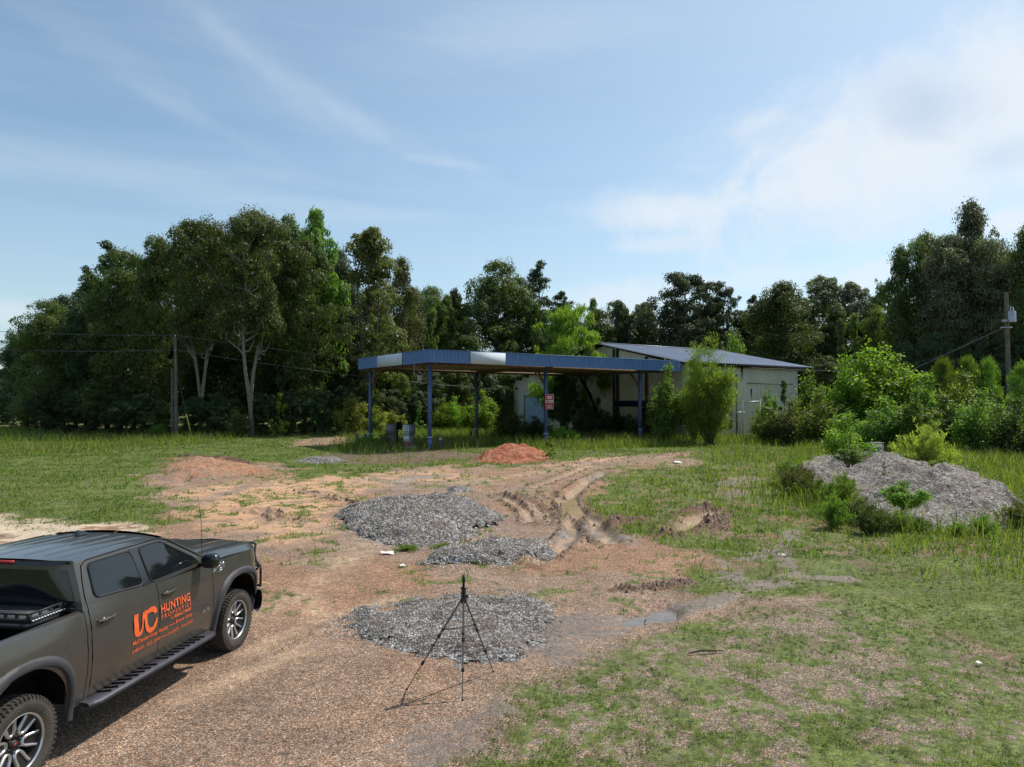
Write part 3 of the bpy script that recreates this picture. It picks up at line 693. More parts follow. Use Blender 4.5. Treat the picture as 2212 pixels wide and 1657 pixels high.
m = rs.rand(len(x)) < pbv * (1 - g) * .95
for pg in HEAPS: m &= polymask(x, y, pg, .1) < .5
x, y = x[m], y[m]
stones('yard_stones', x, y, groundz(x, y) + .003, (.003 + .007 * rs.rand(len(x)) ** 3) * np.sqrt(y / 8), m_st1, rs, 'loose tan pebbles strewn over the bare yard')
def heapstones(f, n, r, mat, name, label):
    X, Y, H, M = f; k = rs.randint(0, X.size, n * 2); k = k[M.ravel()[k] > .45][:n]
    dx = (X[0, 1] - X[0, 0]); x = X.ravel()[k] + (rs.rand(len(k)) - .5) * dx; y = Y.ravel()[k] + (rs.rand(len(k)) - .5) * (Y[1, 0] - Y[0, 0])
    stones(name, x, y, H.ravel()[k] + .006, r * (.5 + rs.rand(len(k))), mat, rs, label)
heapstones(fA, 16000, .022, m_st2, 'heap_chips', 'loose chips covering the largest grey gravel heap')
heapstones(fB, 5000, .018, m_st2, 'heap_chips', 'loose chips covering the low ragged gravel heap')
heapstones(fC, 11000, .012, m_st2, 'patch_chips', 'loose chips covering the gravel patch under the tripod')
heapstones(fD, 15000, .017, m_st3, 'mound_chips', 'loose pale chips covering the tall mound')

# clods of mud thrown up along the ruts
m_clod = stonemat('mud_clod', [(0, (.05, .026, .016)), (.5, (.10, .055, .033)), (1, (.17, .10, .065))])
cx_, cy_ = [], []
for pts, w_, *_ in RIDGES + [(p, w) for p, w in RUTS]:
    isr = bool(_)
    for (x1, y1), (x2, y2) in zip(pts[:-1], pts[1:]):
        n_ = int(math.hypot(x2 - x1, y2 - y1) * (110 if isr else 26)); t_ = rs.rand(n_); o_ = rs.normal(size=n_) * w_ * .55; dx, dy = x2 - x1, y2 - y1; L = math.hypot(dx, dy)
        if not isr: o_ = np.sign(o_) * w_ * (.85 + .25 * rs.rand(n_))
        cx_.append(x1 + dx * t_ - dy / L * o_); cy_.append(y1 + dy * t_ + dx / L * o_)
cx_, cy_ = np.concatenate(cx_), np.concatenate(cy_); m_ = (cy_ < 60) & (rs.rand(len(cx_)) < sst(.35, .6, fbm(cx_ * 2, cy_ * 2, 2, 8)))
cx_, cy_ = cx_[m_], cy_[m_]
stones('mud_clods', cx_, cy_, groundz(cx_, cy_) + .01, .025 + .07 * rs.rand(len(cx_)) ** 2, m_clod, rs, 'clods of brown mud along the wheel ruts')
def fringe(pg, n, r, spread, name, label):
    a = np.array(pg); x = a[:, 0].min() - spread + rs.rand(n) * (np.ptp(a[:, 0]) + 2 * spread); y = a[:, 1].min() - spread + rs.rand(n) * (np.ptp(a[:, 1]) + 2 * spread)
    k = polymask(x, y, pg, spread); k = k * (1 - polymask(x, y, pg, .05)) * sst(.3, .6, fbm(x * 2, y * 2, 3, 66)) * 1.3
    m = rs.rand(n) < k; x, y = x[m], y[m]
    stones(name, x, y, groundz(x, y) + .006, r * (.5 + rs.rand(len(x))), m_st2, rs, label)
fringe(HEAPS[0], 26000, .022, .9, 'strewn_chips', 'grey chips strewn round the foot of the largest gravel heap')
fringe(HEAPS[1], 12000, .018, .7, 'strewn_chips', 'grey chips strewn round the low ragged heap')
fringe(HEAPS[2], 26000, .012, .6, 'strewn_chips', 'grey chips strewn round the gravel patch under the tripod')
# ---------------------------------------------------------------- the grass itself
rg = np.random.RandomState(11)
fine = lambda f, a, b: (lambda x, y, k, tl: k * sst(a, b, fbm(x * f, y * f, 2, 61)))
make_grass('short_grass', rg, 420000, 5, 26, -.9, (.02, .07), .009, m_grass, 1.0, False, 'short patchy grass over the near yard', seg=False, lean=.8, extra=fine(5.0, .42, .56))
make_grass('dry_grass', rg, 60000, 5, 30, -.9, (.03, .11), .007, m_dry, .7, None, 'dry straw coloured grass among the green', seg=False, lean=1.0, clump=(1.6, .4, .6))
make_herbs('low_herbs', rg, 42000, 9, 5, 26, -.9, .055, .035, .024, m_herb, False, 'small leafy weeds forming tufts in the thin grass', (1.3, .38, .52))
make_herbs('field_herbs', rg, 26000, 8, 16, 80, -.3, .16, .14, .045, m_herb, None, 'leafy weeds mixed through the field grass', (.8, .42, .56))
make_grass('field_grass', rg, 330000, 16, 95, -.1, (.04, .15), .024, m_grass_bright, 1.0, False, 'bright green grass of the field behind the yard', seg=False, lean=.6, extra=fine(1.6, .30, .52))
make_grass('coarse_weeds', rg, 70000, 14, 60, -.2, (.12, .36), .016, m_grass, 1.0, None, 'coarse dark weed tufts dotted over the grass', clump=(.9, .52, .62), extra=lambda x, y, k, tl: k * sst(-10, -2, x), lean=.8)
make_grass('tall_weeds', rg, 200000, 13, 95, .2, (.25, .95), .016, m_grass, 1.0, True, 'tall green weeds under the canopy and around the pale mound', lean=.5, extra=fine(1.1, .3, .5))
make_herbs('tall_herbs', rg, 26000, 14, 13, 90, .2, .22, .62, .055, m_herb, True, 'leafy tall weeds standing among the tall grass', (.7, .35, .55))
make_grass('tall_bright_weeds', rg, 70000, 18, 95, .2, (.35, 1.0), .018, m_grass_bright, 1.0, True, 'taller yellow green weed stems standing in patches', clump=(.5, .45, .6))
make_grass('dry_stalks', rg, 70000, 13, 90, .1, (.4, 1.05), .010, m_dry, 1.0, True, 'thin dry seed stalks rising above the weeds', clump=(.35, .4, .6), lean=.5)
# ================================================================= trees and shrubs
def leaf_quads(P_, N, size, rs, aspect=.7):
    """leaf-sized faces at P_, loosely facing N"""
    n = len(P_); r = rs.normal(size=(n, 3)); N = N + r * .5; N /= np.linalg.norm(N, axis=1)[:, None] + 1e-9
    a = np.cross(N, rs.normal(size=(n, 3))); a /= np.linalg.norm(a, axis=1)[:, None] + 1e-9; b = np.cross(N, a)
    s = size * (.55 + .9 * rs.rand(n))[:, None]; a = a * s * .5; b = b * s * .5 * aspect
    k = (.25 + .5 * rs.rand(n))[:, None]
    V = np.stack([P_ - a, P_ - b + a * (k - .4), P_ + a, P_ + b + a * (k - .4)], 1).reshape(-1, 3)
    return V, np.arange(4 * n).reshape(n, 4)
def clump_points(rs, centers, radii, n_total, hollow=.55, flat=.8, top=.3):
    w = radii ** 2; k = rs.choice(len(centers), n_total, p=w / w.sum())
    d = rs.normal(size=(n_total, 3)); d /= np.linalg.norm(d, axis=1)[:, None]
    flip = (d[:, 2] < -.1) & (rs.rand(n_total) < top * 2); d[flip, 2] *= -1
    r = radii[k] * (hollow + (1 - hollow) * rs.rand(n_total) ** .6) * (.66 + .62 * vn(d[:, 0] * 2.3 + k * 1.7, d[:, 2] * 2.3 + d[:, 1] * 1.9 + k, 5))
    r = r * np.where(rs.rand(n_total) < .16, 1.0 + .24 * rs.rand(n_total), 1)
    sq = (.75 + .6 * rs.rand(len(centers), 3))[k]
    P_ = centers[k] + d * r[:, None] * np.array([1, 1, flat]) * sq
    return P_, d
def crown_clumps(rs, H, R, base, n, shape, rmin, rmax):
    """clump centres inside an uneven crown outline"""
    cs = []; rr = []
    lob = rs.rand(7) * 2 * pi
    while len(cs) < n:
        t = rs.rand() ** .85; z = base * H + (1 - base) * H * t
        prof = shape(t); th = rs.rand() * 2 * pi
        pr = prof * R * (1 + .22 * sin(2 * th + lob[0]) + .15 * sin(3 * th + lob[1] + 4 * t) + .12 * sin(9 * t + lob[2]))
        rad = pr * (rs.rand() ** .42)
        rc = rmin * .55 + (rmax - rmin * .55) * rs.rand() ** 1.25
        rc = min(rc, .3 * R + .4)
        rad = max(0, rad - rc * .6)
        c = np.array([cos(th) * rad, sin(th) * rad, min(z, H - rc * .75)])
        if cs and min(np.linalg.norm(c - q) for q in cs[-60:]) < rc * .55: 
            if rs.rand() < .8: continue
        cs.append(c); rr.append(rc)
    return np.array(cs), np.array(rr)
def limbs(rs, H, base, centers, trunk_r, lean=.03, forks=1, nl=26, top=.82, wig=.25):
    mb = MB(); tips = []
    bx, by = (rs.rand(2) - .5) * lean * H
    stems = []
    for f in range(forks):
        th = 2 * pi * f / max(forks, 1) + rs.rand(); sp = (0 if forks == 1 else .15 * H)
        fork_z = .35 * base * H if forks > 1 else 0
        p = []
        for i in range(9):
            t = i / 8; z = -.3 + t * H * top
            k = max(0, (z - fork_z) / H)
            p.append((bx * t + cos(th) * sp * k * 1.3 + sin(t * 5 + f) * wig * t, by * t + sin(th) * sp * k * 1.3 + cos(t * 4 + f) * wig * t, z))
        r = [trunk_r * (1.25 if i == 0 else 1) * (1 - .86 * (i / 8)) ** .9 * (1 if forks == 1 else .8) for i in range(9)]
        mb.tube(p, r, 8); stems.append(np.array(p))
    k = rs.permutation(len(centers))[:nl]
    for j in k:
        c = centers[j]; st = stems[np.argmin([np.linalg.norm(s_[5][:2] - c[:2]) for s_ in stems])]
        zc = max(base * H * (.62 + .36 * rs.rand()), c[2] - (.15 + .3 * rs.rand()) * np.hypot(*(c[:2] - st[4][:2])) - .08 * H)
        i = np.searchsorted(st[:, 2], zc); i = min(max(i, 1), 8); t = (zc - st[i - 1][2]) / (st[i][2] - st[i - 1][2]); t = min(max(t, 0), 1)
        a = st[i - 1] + (st[i] - st[i - 1]) * t
        r0 = trunk_r * (1 - .8 * min(zc / H, 1)) * .5
        m1 = a + (c - a) * .4 + np.array([0, 0, -.02 * H]) + rs.normal(size=3) * .02 * H; m2 = a + (c - a) * .75 + rs.normal(size=3) * .015 * H
        mb.tube([a, m1, m2, c], [r0, r0 * .7, r0 * .45, r0 * .15], 5, cap=False)
    return mb
SH = dict(round=lambda t: (max(0, 1 - (2 * t - .95) ** 2 * 1.0) ** .5) * .95 + .08,
          umbrella=lambda t: min(1, .45 + 1.1 * t) * (max(0, 1 - max(0, t - .55) ** 2 * 4.6) ** .5),
          cone=lambda t: (1 - t) ** .62 * .95 + .10, egg=lambda t: min(1, t * 3 + .35) * (1 - t ** 2.6) ** .6 + .03,
          full=lambda t: min(1, .75 + t) * (1 - t ** 3.2) ** .55 + .03, column=lambda t: .75 + .25 * sin(t * 14) - .5 * max(0, t - .8) * 3)
m_bark = P('bark', (.085, .068, .052), .9, var=.35, scale=4, bump=.6, bscale=14, spec=.1)
m_bark_pale = P('pale_bark', (.21, .185, .15), .9, var=.3, scale=3, bump=.5, bscale=12, spec=.1)
L_ = dict(oak=leafmat('oak_leaves', (0.034, 0.059, 0.018), (0.078, 0.115, 0.031), (0.149, 0.189, 0.055), .38, .3, .5),
          olive=leafmat('olive_leaves', (0.067, 0.076, 0.025), (0.104, 0.113, 0.035), (0.171, 0.161, 0.057), .36, .3, .5),
          deep=leafmat('deep_leaves', (0.025, 0.047, 0.020), (0.050, 0.081, 0.030), (0.091, 0.127, 0.049), .32, .35, .5),
          grey=leafmat('grey_green_leaves', (0.070, 0.088, 0.048), (0.122, 0.138, 0.077), (0.222, 0.209, 0.139), .35, .35, .5),
          pine=leafmat('pine_needles', (0.025, 0.044, 0.020), (0.047, 0.073, 0.033), (0.085, 0.114, 0.051), .22, .3, .6),
          mid=leafmat('mid_green_leaves', (0.064, 0.108, 0.024), (0.121, 0.186, 0.038), (0.204, 0.270, 0.065), .5, .3, .5),
          bright=leafmat('bright_leaves', (.08, .14, .02), (.15, .24, .032), (.26, .34, .055), .55, .3, .5),
          lime=leafmat('lime_willow_leaves', (.095, .155, .03), (.16, .23, .045), (.235, .30, .07), .55, .25, .55),
          yellow=leafmat('yellow_green_leaves', (.16, .19, .04), (.23, .26, .06), (.31, .33, .09), .5, .25, .55))
MESHES = {}
def tree_mesh(key, seed, H, R, base, n, leaves, size, shape='round', rmin=.8, rmax=2.0, trunk_r=.35, forks=1, nl=26, aspect=.7, hollow=.5, flat=.8, lean=.03, kind='leaf', bark=None, top=.82, smooth_up=.3, wig=.25):
    rs = np.random.RandomState(seed)
    if kind == 'pine':
        cs = []; rr = []
        for i in range(n):
            t = (i + rs.rand()) / n; z = H * (base + (1 - base) * t); th = rs.rand() * 2 * pi
            rad = R * SH[shape](t) * (.25 + .8 * rs.rand()); rc = rmin + (rmax - rmin) * rs.rand() * (1 - .4 * t)
            for q in (1, .55):
                cs.append([cos(th) * rad * q, sin(th) * rad * q, min(z + (rs.rand() - .3) * .6, H - rc * .5)]); rr.append(rc * (1 if q == 1 else .8))
        cs = np.array(cs); rr = np.array(rr)
    elif kind == 'willow':
        cs, rr = crown_clumps(rs, H, R, base, n, SH[shape], rmin, rmax)
    else: cs, rr = crown_clumps(rs, H, R, base, n, SH[shape], rmin, rmax)
    kx = R / (np.percentile(np.hypot(cs[:, 0], cs[:, 1]) + rr * .75, 92)); kz = H / (cs[:, 2] + rr * .62).max()
    cs = cs * np.array([kx, kx, kz]); rr = rr * kx ** .75
    P_, d = clump_points(rs, cs, rr, leaves, hollow, flat, smooth_up)
    if kind == 'willow':      # feathery upright sprays: long thin leaves
        N = rs.normal(size=P_.shape) * np.array([1, 1, .25]); n_ = len(P_)
        N /= np.linalg.norm(N, axis=1)[:, None]; up = np.array([0, 0, 1.0]) + rs.normal(size=P_.shape) * .45 + d * .35; up /= np.linalg.norm(up, axis=1)[:, None]
        b = np.cross(N, up); s = (size * (.6 + .8 * rs.rand(n_)))[:, None]
        V = np.stack([P_ - up * s, P_ - b * s * aspect, P_ + up * s, P_ + b * s * aspect], 1).reshape(-1, 3); F = np.arange(4 * n_).reshape(n_, 4)
    else: V, F = leaf_quads(P_, d + np.array([0, 0, .35]), size, rs, aspect)
    cm = npmesh(key + '_crown', V, [F], L_['oak'])
    mb = limbs(rs, H, base, cs, trunk_r, lean, forks, nl, top, wig)
    VV = np.concatenate(mb.V); tm = npmesh(key + '_trunk', VV, [np.array(f) for f in mb.F.values()], bark or m_bark); tm.polygons.foreach_set('use_smooth', np.ones(len(tm.polygons), dtype=bool))
    MESHES[key] = (cm, tm, H, R)
def place_tree(key, px, Y, toppx, hw, leaf, name, label, cat='tree', group=None, basez=None, bark=None, rot=None):
    """px: column in the photograph; Y: distance; toppx: height of the crown's top in the photograph; hw: half width there"""
    cm, tm, H, R = MESHES[key]
    x = at(px, 900, Y)[0]; zt = at(px, toppx, Y)[2]; zb = gz1(x, Y) if basez is None else basez
    h = zt - zb; r = hw * Y / F0
    rt = random.Random(int(px * 13 + Y * 7)); rot = rt.random() * 6.28 if rot is None else rot
    o = empty(name, (x, Y, zb), rot, label, cat, group); o.scale = (r / R * 1.1, r / R * 1.1, h / H)
    t = link('trunk', tm, o)
    if bark: t.material_slots[0].link = 'OBJECT'; t.material_slots[0].material = bark
    c = link('crown', cm, o); c.material_slots[0].link = 'OBJECT'; c.material_slots[0].material = L_[leaf]
    return o
def spray_mesh(key, seed, H, R, nst, leaves, size, spread=.22, aspect=.6, stem_r=.03, up=.55, lowest=.12, leafkind='leaf', side=5, hmin=.45, bark=None):
    """loose many-stemmed scrub: leaves hang along leaning stems and their side twigs"""
    rs = np.random.RandomState(seed); mb = MB(); pts = []; wts = []
    for i in range(nst):
        th = rs.rand() * 2 * pi; rr = R * rs.rand() ** .6; h = H * (hmin + (1 - hmin) * rs.rand() ** .8) * (1 - .45 * (rr / R) ** 2)
        if i == 0: h, rr = H, R * .1
        base = np.array([cos(th), sin(th), 0]) * R * .12 * rs.rand() + np.array([0, 0, -.1]); tip = np.array([cos(th) * rr, sin(th) * rr, h])
        mid = base + (tip - base) * .5 + np.array([0, 0, h * .14]) + rs.normal(size=3) * .05 * H * np.array([1, 1, .3])
        c = [base * (1 - t) ** 2 + 2 * mid * t * (1 - t) + tip * t * t for t in np.linspace(0, 1, 7)]
        mb.tube(c, [stem_r * (1 - .85 * t) for t in np.linspace(0, 1, 7)], 5, cap=False)
        for t in np.linspace(lowest, 1, 9):
            q = base * (1 - t) ** 2 + 2 * mid * t * (1 - t) + tip * t * t; pts.append(q); wts.append(.5 + .4 * t)
        for j in range(side):
            t = lowest + (1 - lowest) * rs.rand(); q = base * (1 - t) ** 2 + 2 * mid * t * (1 - t) + tip * t * t
            a2 = rs.rand() * 2 * pi; ln = R * (.22 + .35 * rs.rand()) * (1.15 - .75 * t); e = q + np.array([cos(a2) * ln, sin(a2) * ln, ln * up * (.3 + rs.rand())])
            mb.tube([q, (q + e) / 2 + np.array([0, 0, ln * .08]), e], [stem_r * .4, stem_r * .25, stem_r * .1], 4, cap=False)
            for t2 in (.35, .65, .9, 1.0): pts.append(q + (e - q) * t2); wts.append(1.0)
    pts = np.array(pts); wts = np.array(wts) * (.35 + 1.3 * rs.rand(len(wts))); k = rs.choice(len(pts), leaves, p=wts / wts.sum())
    off = rs.normal(size=(leaves, 3)) * spread * (.5 + .7 * rs.rand(len(pts)))[k][:, None]; P_ = pts[k] + off; P_[:, 2] = np.maximum(P_[:, 2], .03)
    d = off / (np.linalg.norm(off, axis=1)[:, None] + 1e-6)
    if leafkind == 'narrow':
        N = rs.normal(size=P_.shape); N /= np.linalg.norm(N, axis=1)[:, None]; upv = np.array([0, 0, .8]) + rs.normal(size=P_.shape) * .5 + d * .5; upv /= np.linalg.norm(upv, axis=1)[:, None]
        b = np.cross(N, upv); s_ = (size * (.6 + .8 * rs.rand(leaves)))[:, None]
        V = np.stack([P_ - upv * s_, P_ - b * s_ * aspect, P_ + upv * s_, P_ + b * s_ * aspect], 1).reshape(-1, 3); F = np.arange(4 * leaves).reshape(leaves, 4)
    else: V, F = leaf_quads(P_, d * .4 + np.array([0, 0, .7]), size, rs, aspect)
    z = np.percentile(V[:, 2], 99.7); r_ = np.percentile(np.hypot(V[:, 0], V[:, 1]), 96)
    cm = npmesh(key + '_crown', V, [F], L_['oak']); VV = np.concatenate(mb.V)
    tm = npmesh(key + '_trunk', VV, [np.array(f) for f in mb.F.values()], bark or m_bark); MESHES[key] = (cm, tm, z, r_)
# big trees
tree_mesh('oakA', 1, 25, 7.5, .10, 150, 46000, .29, 'full', 1.1, 2.6, .42)
tree_mesh('oakB', 2, 24, 7.0, .16, 140, 44000, .29, 'round', 1.1, 2.6, .4)
tree_mesh('oakC', 3, 22, 6.5, .08, 140, 42000, .28, 'egg', 1.0, 2.4, .38)
tree_mesh('highA', 4, 27, 8.0, .40, 110, 38000, .29, 'umbrella', 1.1, 2.5, .46, forks=3, nl=50, bark=m_bark_pale, wig=1.1)
tree_mesh('highB', 5, 26, 7.5, .42, 100, 36000, .29, 'umbrella', 1.0, 2.4, .5, forks=2, nl=50, bark=m_bark_pale, lean=.10, wig=1.3)
tree_mesh('gappy', 6, 25, 6.5, .28, 85, 22000, .31, 'egg', .8, 1.8, .36, forks=2, nl=50)
tree_mesh('pineA', 7, 25, 5.0, .38, 44, 15000, .30, 'egg', .7, 1.5, .32, kind='pine', flat=.5, nl=50, top=.97, hollow=.2)
tree_mesh('pineB', 8, 25, 5.0, .30, 52, 17000, .30, 'cone', .7, 1.5, .32, kind='pine', flat=.5, nl=54, top=.98, hollow=.2)
tree_mesh('pineR', 9, 22, 6.5, .35, 60, 24000, .30, 'umbrella', .8, 1.7, .34, kind='pine', flat=.65, nl=50, top=.93, hollow=.3)
tree_mesh('coneA', 10, 18, 4.5, .06, 90, 26000, .29, 'full', .7, 1.5, .26, top=.95)
tree_mesh('lump', 12, 12, 5, .02, 55, 20000, .30, 'full', .8, 1.8, .2)
tree_mesh('vine', 13, 11, 1.3, .03, 34, 6000, .26, 'column', .4, .8, .16, top=.93, hollow=.3)
# small trees and shrubs
spray_mesh('maple', 20, 8.0, 3.8, 34, 22000, .22, .34, .85, .06, side=7)
spray_mesh('maple2', 21, 6.0, 2.6, 20, 11000, .19, .26, .85, .045, side=6)
spray_mesh('willow', 22, 9.0, 2.3, 34, 34000, .15, .30, .17, .055, leafkind='narrow', side=8, hmin=.55, up=1.4)
tree_mesh('willowR', 23, 11.0, 4.2, .15, 150, 46000, .16, 'round', .4, 1.0, .13, forks=4, nl=60, kind='willow', aspect=.2, hollow=.1, flat=1.0, top=.75)
spray_mesh('shrubA', 24, 3.2, 2.2, 22, 9000, .14, .20, .7, .03, side=6)
spray_mesh('shrubB', 25, 3.0, 1.4, 14, 6000, .12, .15, .7, .025, side=6)
tree_mesh('sprig', 26, 4.0, 1.1, .03, 30, 3600, .13, 'cone', .18, .36, .035, forks=1, nl=30, hollow=.2, top=.96, wig=.06)
spray_mesh('weedbush', 27, 1.5, 1.1, 34, 6000, .085, .06, .2, .010, leafkind='narrow', side=3, hmin=.3, up=1.5)
tree_mesh('youngpine', 28, 5.0, 1.9, .02, 46, 14000, .15, 'cone', .3, .6, .07, kind='willow', aspect=.07, flat=1.0, hollow=.1, top=.95, nl=30, wig=.06)
spray_mesh('sapling', 29, 2.6, 1.0, 9, 3600, .085, .13, .7, .018, lowest=.4, side=6)
tree_mesh('snag', 30, 16, 1.4, .55, 12, 500, .2, 'cone', .2, .5, .14, nl=12, top=1.0)
# -------- wood on the left, from its far left end to the canopy
pt = place_tree
GL = 'trees in the hidden back rows of the left wood'; LL = 'dark broadleaf tree in the back rows of the left wood'
pt('oakA', 95, 83, 652, 62, 'oak', 'oak_tree', 'leftmost large dark tree of the left wood, lower than its neighbours', 'tree')
pt('oakB', 30, 118, 738, 36, 'deep', 'oak_tree', 'small distant tree at the far left end of the left wood')
pt('lump', 4, 150, 812, 34, 'deep', 'broadleaf_tree', 'lowest faraway tree on the left edge of the photo')
pt('lump', -60, 160, 808, 40, 'deep', 'broadleaf_tree', 'faraway tree just outside the left edge')
pt('pineB', 232, 95, 522, 66, 'pine', 'pine_tree', 'dark pine whose ragged top shows above the left part of the left wood')
pt('pineB', 185, 93, 575, 40, 'pine', 'pine_tree', 'pine with bare ragged boughs sticking out at the left of the left wood')
pt('oakC', 165, 84, 662, 52, 'deep', 'oak_tree', 'second tree from the left end of the left wood')
pt('oakA', 262, 84, 545, 78, 'oak', 'oak_tree', 'broad green tree in front of the dark pine top')
pt('oakB', 340, 82, 514, 62, 'oak', 'oak_tree', 'rounded tree directly behind the tall utility pole')
pt('highA', 432, 78, 486, 88, 'oak', 'oak_tree', 'spreading tree with pale forked trunk, left of the single pale trunk')
pt('highB', 545, 76, 470, 88, 'oak', 'oak_tree', 'spreading tree with single pale leaning trunk in the left wood', bark=m_bark_pale)
pt('oakA', 545, 92, 458, 80, 'olive', 'oak_tree', 'tallest olive green crown topping the left wood')
pt('oakC', 620, 88, 470, 64, 'oak', 'oak_tree', 'tall tree between the tallest olive crown and the bright tipped tree')
pt('coneA', 680, 84, 458, 60, 'mid', 'sweetgum_tree', 'tree with pointed bright leafy tips at the right shoulder of the left wood')
pt('oakB', 660, 82, 520, 62, 'oak', 'oak_tree', 'dense tree just below the bright pointed tips')
pt('gappy', 800, 80, 494, 88, 'olive', 'oak_tree', 'open brownish tree with sky showing through, right end of the left wood')
pt('oakC', 866, 92, 560, 50, 'olive', 'oak_tree', 'brownish tree leaning out at the right end of the left wood')
pt('oakC', 735, 88, 560, 50, 'deep', 'oak_tree', 'dark tree filling the gap left of the open brownish tree')
pt('coneA', 830, 84, 690, 46, 'mid', 'broadleaf_tree', 'green lower tree behind the left corner of the canopy')
for i, (px, Y, tp, hw) in enumerate([(60, 98, 700, 50), (130, 100, 640, 55), (200, 104, 600, 60), (290, 100, 560, 65), (380, 98, 530, 65), (450, 99, 520, 65), (510, 102, 500, 60), (590, 100, 500, 60), (660, 98, 500, 60), (730, 100, 540, 55), (800, 100, 620, 50),
                                  (350, 88, 700, 60), (470, 90, 690, 60), (600, 87, 700, 60), (700, 88, 680, 60), (230, 88, 680, 60), (140, 90, 760, 50), (770, 90, 700, 50)]):
    pt(('oakA', 'oakB', 'oakC')[i % 3], px, Y, tp, hw, 'deep', 'broadleaf_tree', LL, 'tree', GL)
# understory shrubs along the wood's foot
GU = 'dark understory shrubs at the foot of the left wood'
for i, (px, Y, tp, hw) in enumerate([(60, 92, 860, 30), (95, 80, 850, 36), (150, 80, 862, 34), (205, 79, 850, 36), (255, 78, 868, 34), (310, 78, 852, 38), (350, 77, 866, 30), (420, 77, 858, 36), (470, 76, 850, 34), (500, 77, 862, 30), (570, 77, 852, 34), (620, 77, 846, 36), (660, 78, 840, 30), (700, 78, 846, 34), (745, 79, 836, 34), (795, 80, 830, 34), (850, 82, 842, 34), (905, 84, 846, 34)]):
    pt('lump', px, Y, tp, hw, 'deep' if i % 3 else 'oak', 'understory_shrub', 'dark shrub in the row at the foot of the left wood', 'shrub', GU)
# -------- middle of the tree line
pt('oakB', 930, 112, 620, 58, 'oak', 'broadleaf_tree', 'green tree in the dip right of the open brownish tree')
pt('coneA', 965, 104, 640, 34, 'mid', 'broadleaf_tree', 'thin lighter tree left of the big round tree')
pt('sprig', 935, 92, 672, 20, 'mid', 'young_tree', 'slim pointed bright tree above the canopy')
pt('oakA', 1072, 104, 567, 84, 'oak', 'oak_tree', 'big round dense tree behind the middle of the canopy')
pt('pineB', 1165, 112, 562, 52, 'pine', 'pine_tree', 'tall dark pine beside the big round tree')
pt('pineA', 1215, 106, 628, 34, 'pine', 'pine_tree', 'lower pine right of the tall dark pine')
pt('coneA', 1282, 112, 648, 26, 'mid', 'broadleaf_tree', 'pointed small tree right behind the lime willow')
GM = 'lower trees filling the middle of the tree line'
for i, (px, Y, tp, hw) in enumerate([(890, 100, 632, 50), (935, 104, 640, 50), (985, 106, 634, 50), (1010, 98, 690, 52), (1120, 108, 600, 55), (1150, 104, 650, 56), (1215, 106, 656, 56), (1290, 110, 670, 56), (1345, 112, 662, 56), (1400, 112, 668, 54), (1470, 112, 650, 60), (1540, 112, 655, 58), (1610, 110, 676, 56), (1660, 108, 650, 60), (1740, 108, 650, 60), (1810, 104, 660, 56), (1870, 102, 650, 56),
                                  (870, 90, 790, 40), (930, 88, 800, 40), (990, 90, 790, 40), (1050, 90, 800, 44), (1110, 92, 780, 40), (1580, 104, 720, 44), (1640, 104, 730, 40), (1720, 96, 760, 44), (1790, 92, 770, 40), (1860, 88, 780, 44)]):
    pt(('oakC', 'oakA', 'lump')[i % 3], px, Y, tp, hw, ('deep', 'oak')[i % 2], 'broadleaf_tree', 'lower dark tree in the row filling the middle of the tree line', 'tree', GM)
pt('gappy', 1335, 116, 650, 44, 'grey', 'broadleaf_tree', 'thin greyish tree left of the clump of three pines')
pt('gappy', 1392, 118, 654, 42, 'grey', 'broadleaf_tree', 'second thin greyish tree, nearer the clump of three pines')
pt('pineR', 1478, 106, 590, 76, 'pine', 'pine_tree', 'broad dark pine, largest of the clump of three behind the metal roof')
pt('pineR', 1538, 110, 608, 46, 'pine', 'pine_tree', 'middle pine of the clump of three behind the metal roof')
pt('pineA', 1582, 112, 620, 24, 'pine', 'pine_tree', 'slender open pine at the right of the clump of three')
pt('pineA', 1632, 114, 636, 26, 'pine', 'pine_tree', 'small dark pine standing alone in the gap')
pt('oakB', 1690, 98, 612, 74, 'oak', 'oak_tree', 'dense dark green tree above the right end of the metal roof')
pt('gappy', 1778, 116, 598, 70, 'grey', 'oak_tree', 'open greyish tree right of the dense dark green tree')
pt('gappy', 1842, 112, 610, 58, 'grey', 'oak_tree', 'open greyish tree nearest the dead snag')
pt('snag', 1897, 100, 603, 12, 'deep', 'dead_tree', 'bare dead snag standing against the sky')
pt('gappy', 1900, 108, 636, 40, 'oak', 'broadleaf_tree', 'low tree behind the dead snag')
pt('vine', 1819, 84, 690, 16, 'oak', 'vine_covered_trunk', 'dark column of vines on a trunk, left of two')
pt('vine', 1848, 83, 680, 18, 'mid', 'vine_covered_trunk', 'green column of vines on a trunk, right of two')
pt('lump', 1895, 84, 668, 42, 'mid', 'broadleaf_tree', 'brighter green leafy tree beside the vine columns')
pt('maple', 1592, 92, 726, 38, 'mid', 'broadleaf_tree', 'light green tree top peeping over the metal roof')
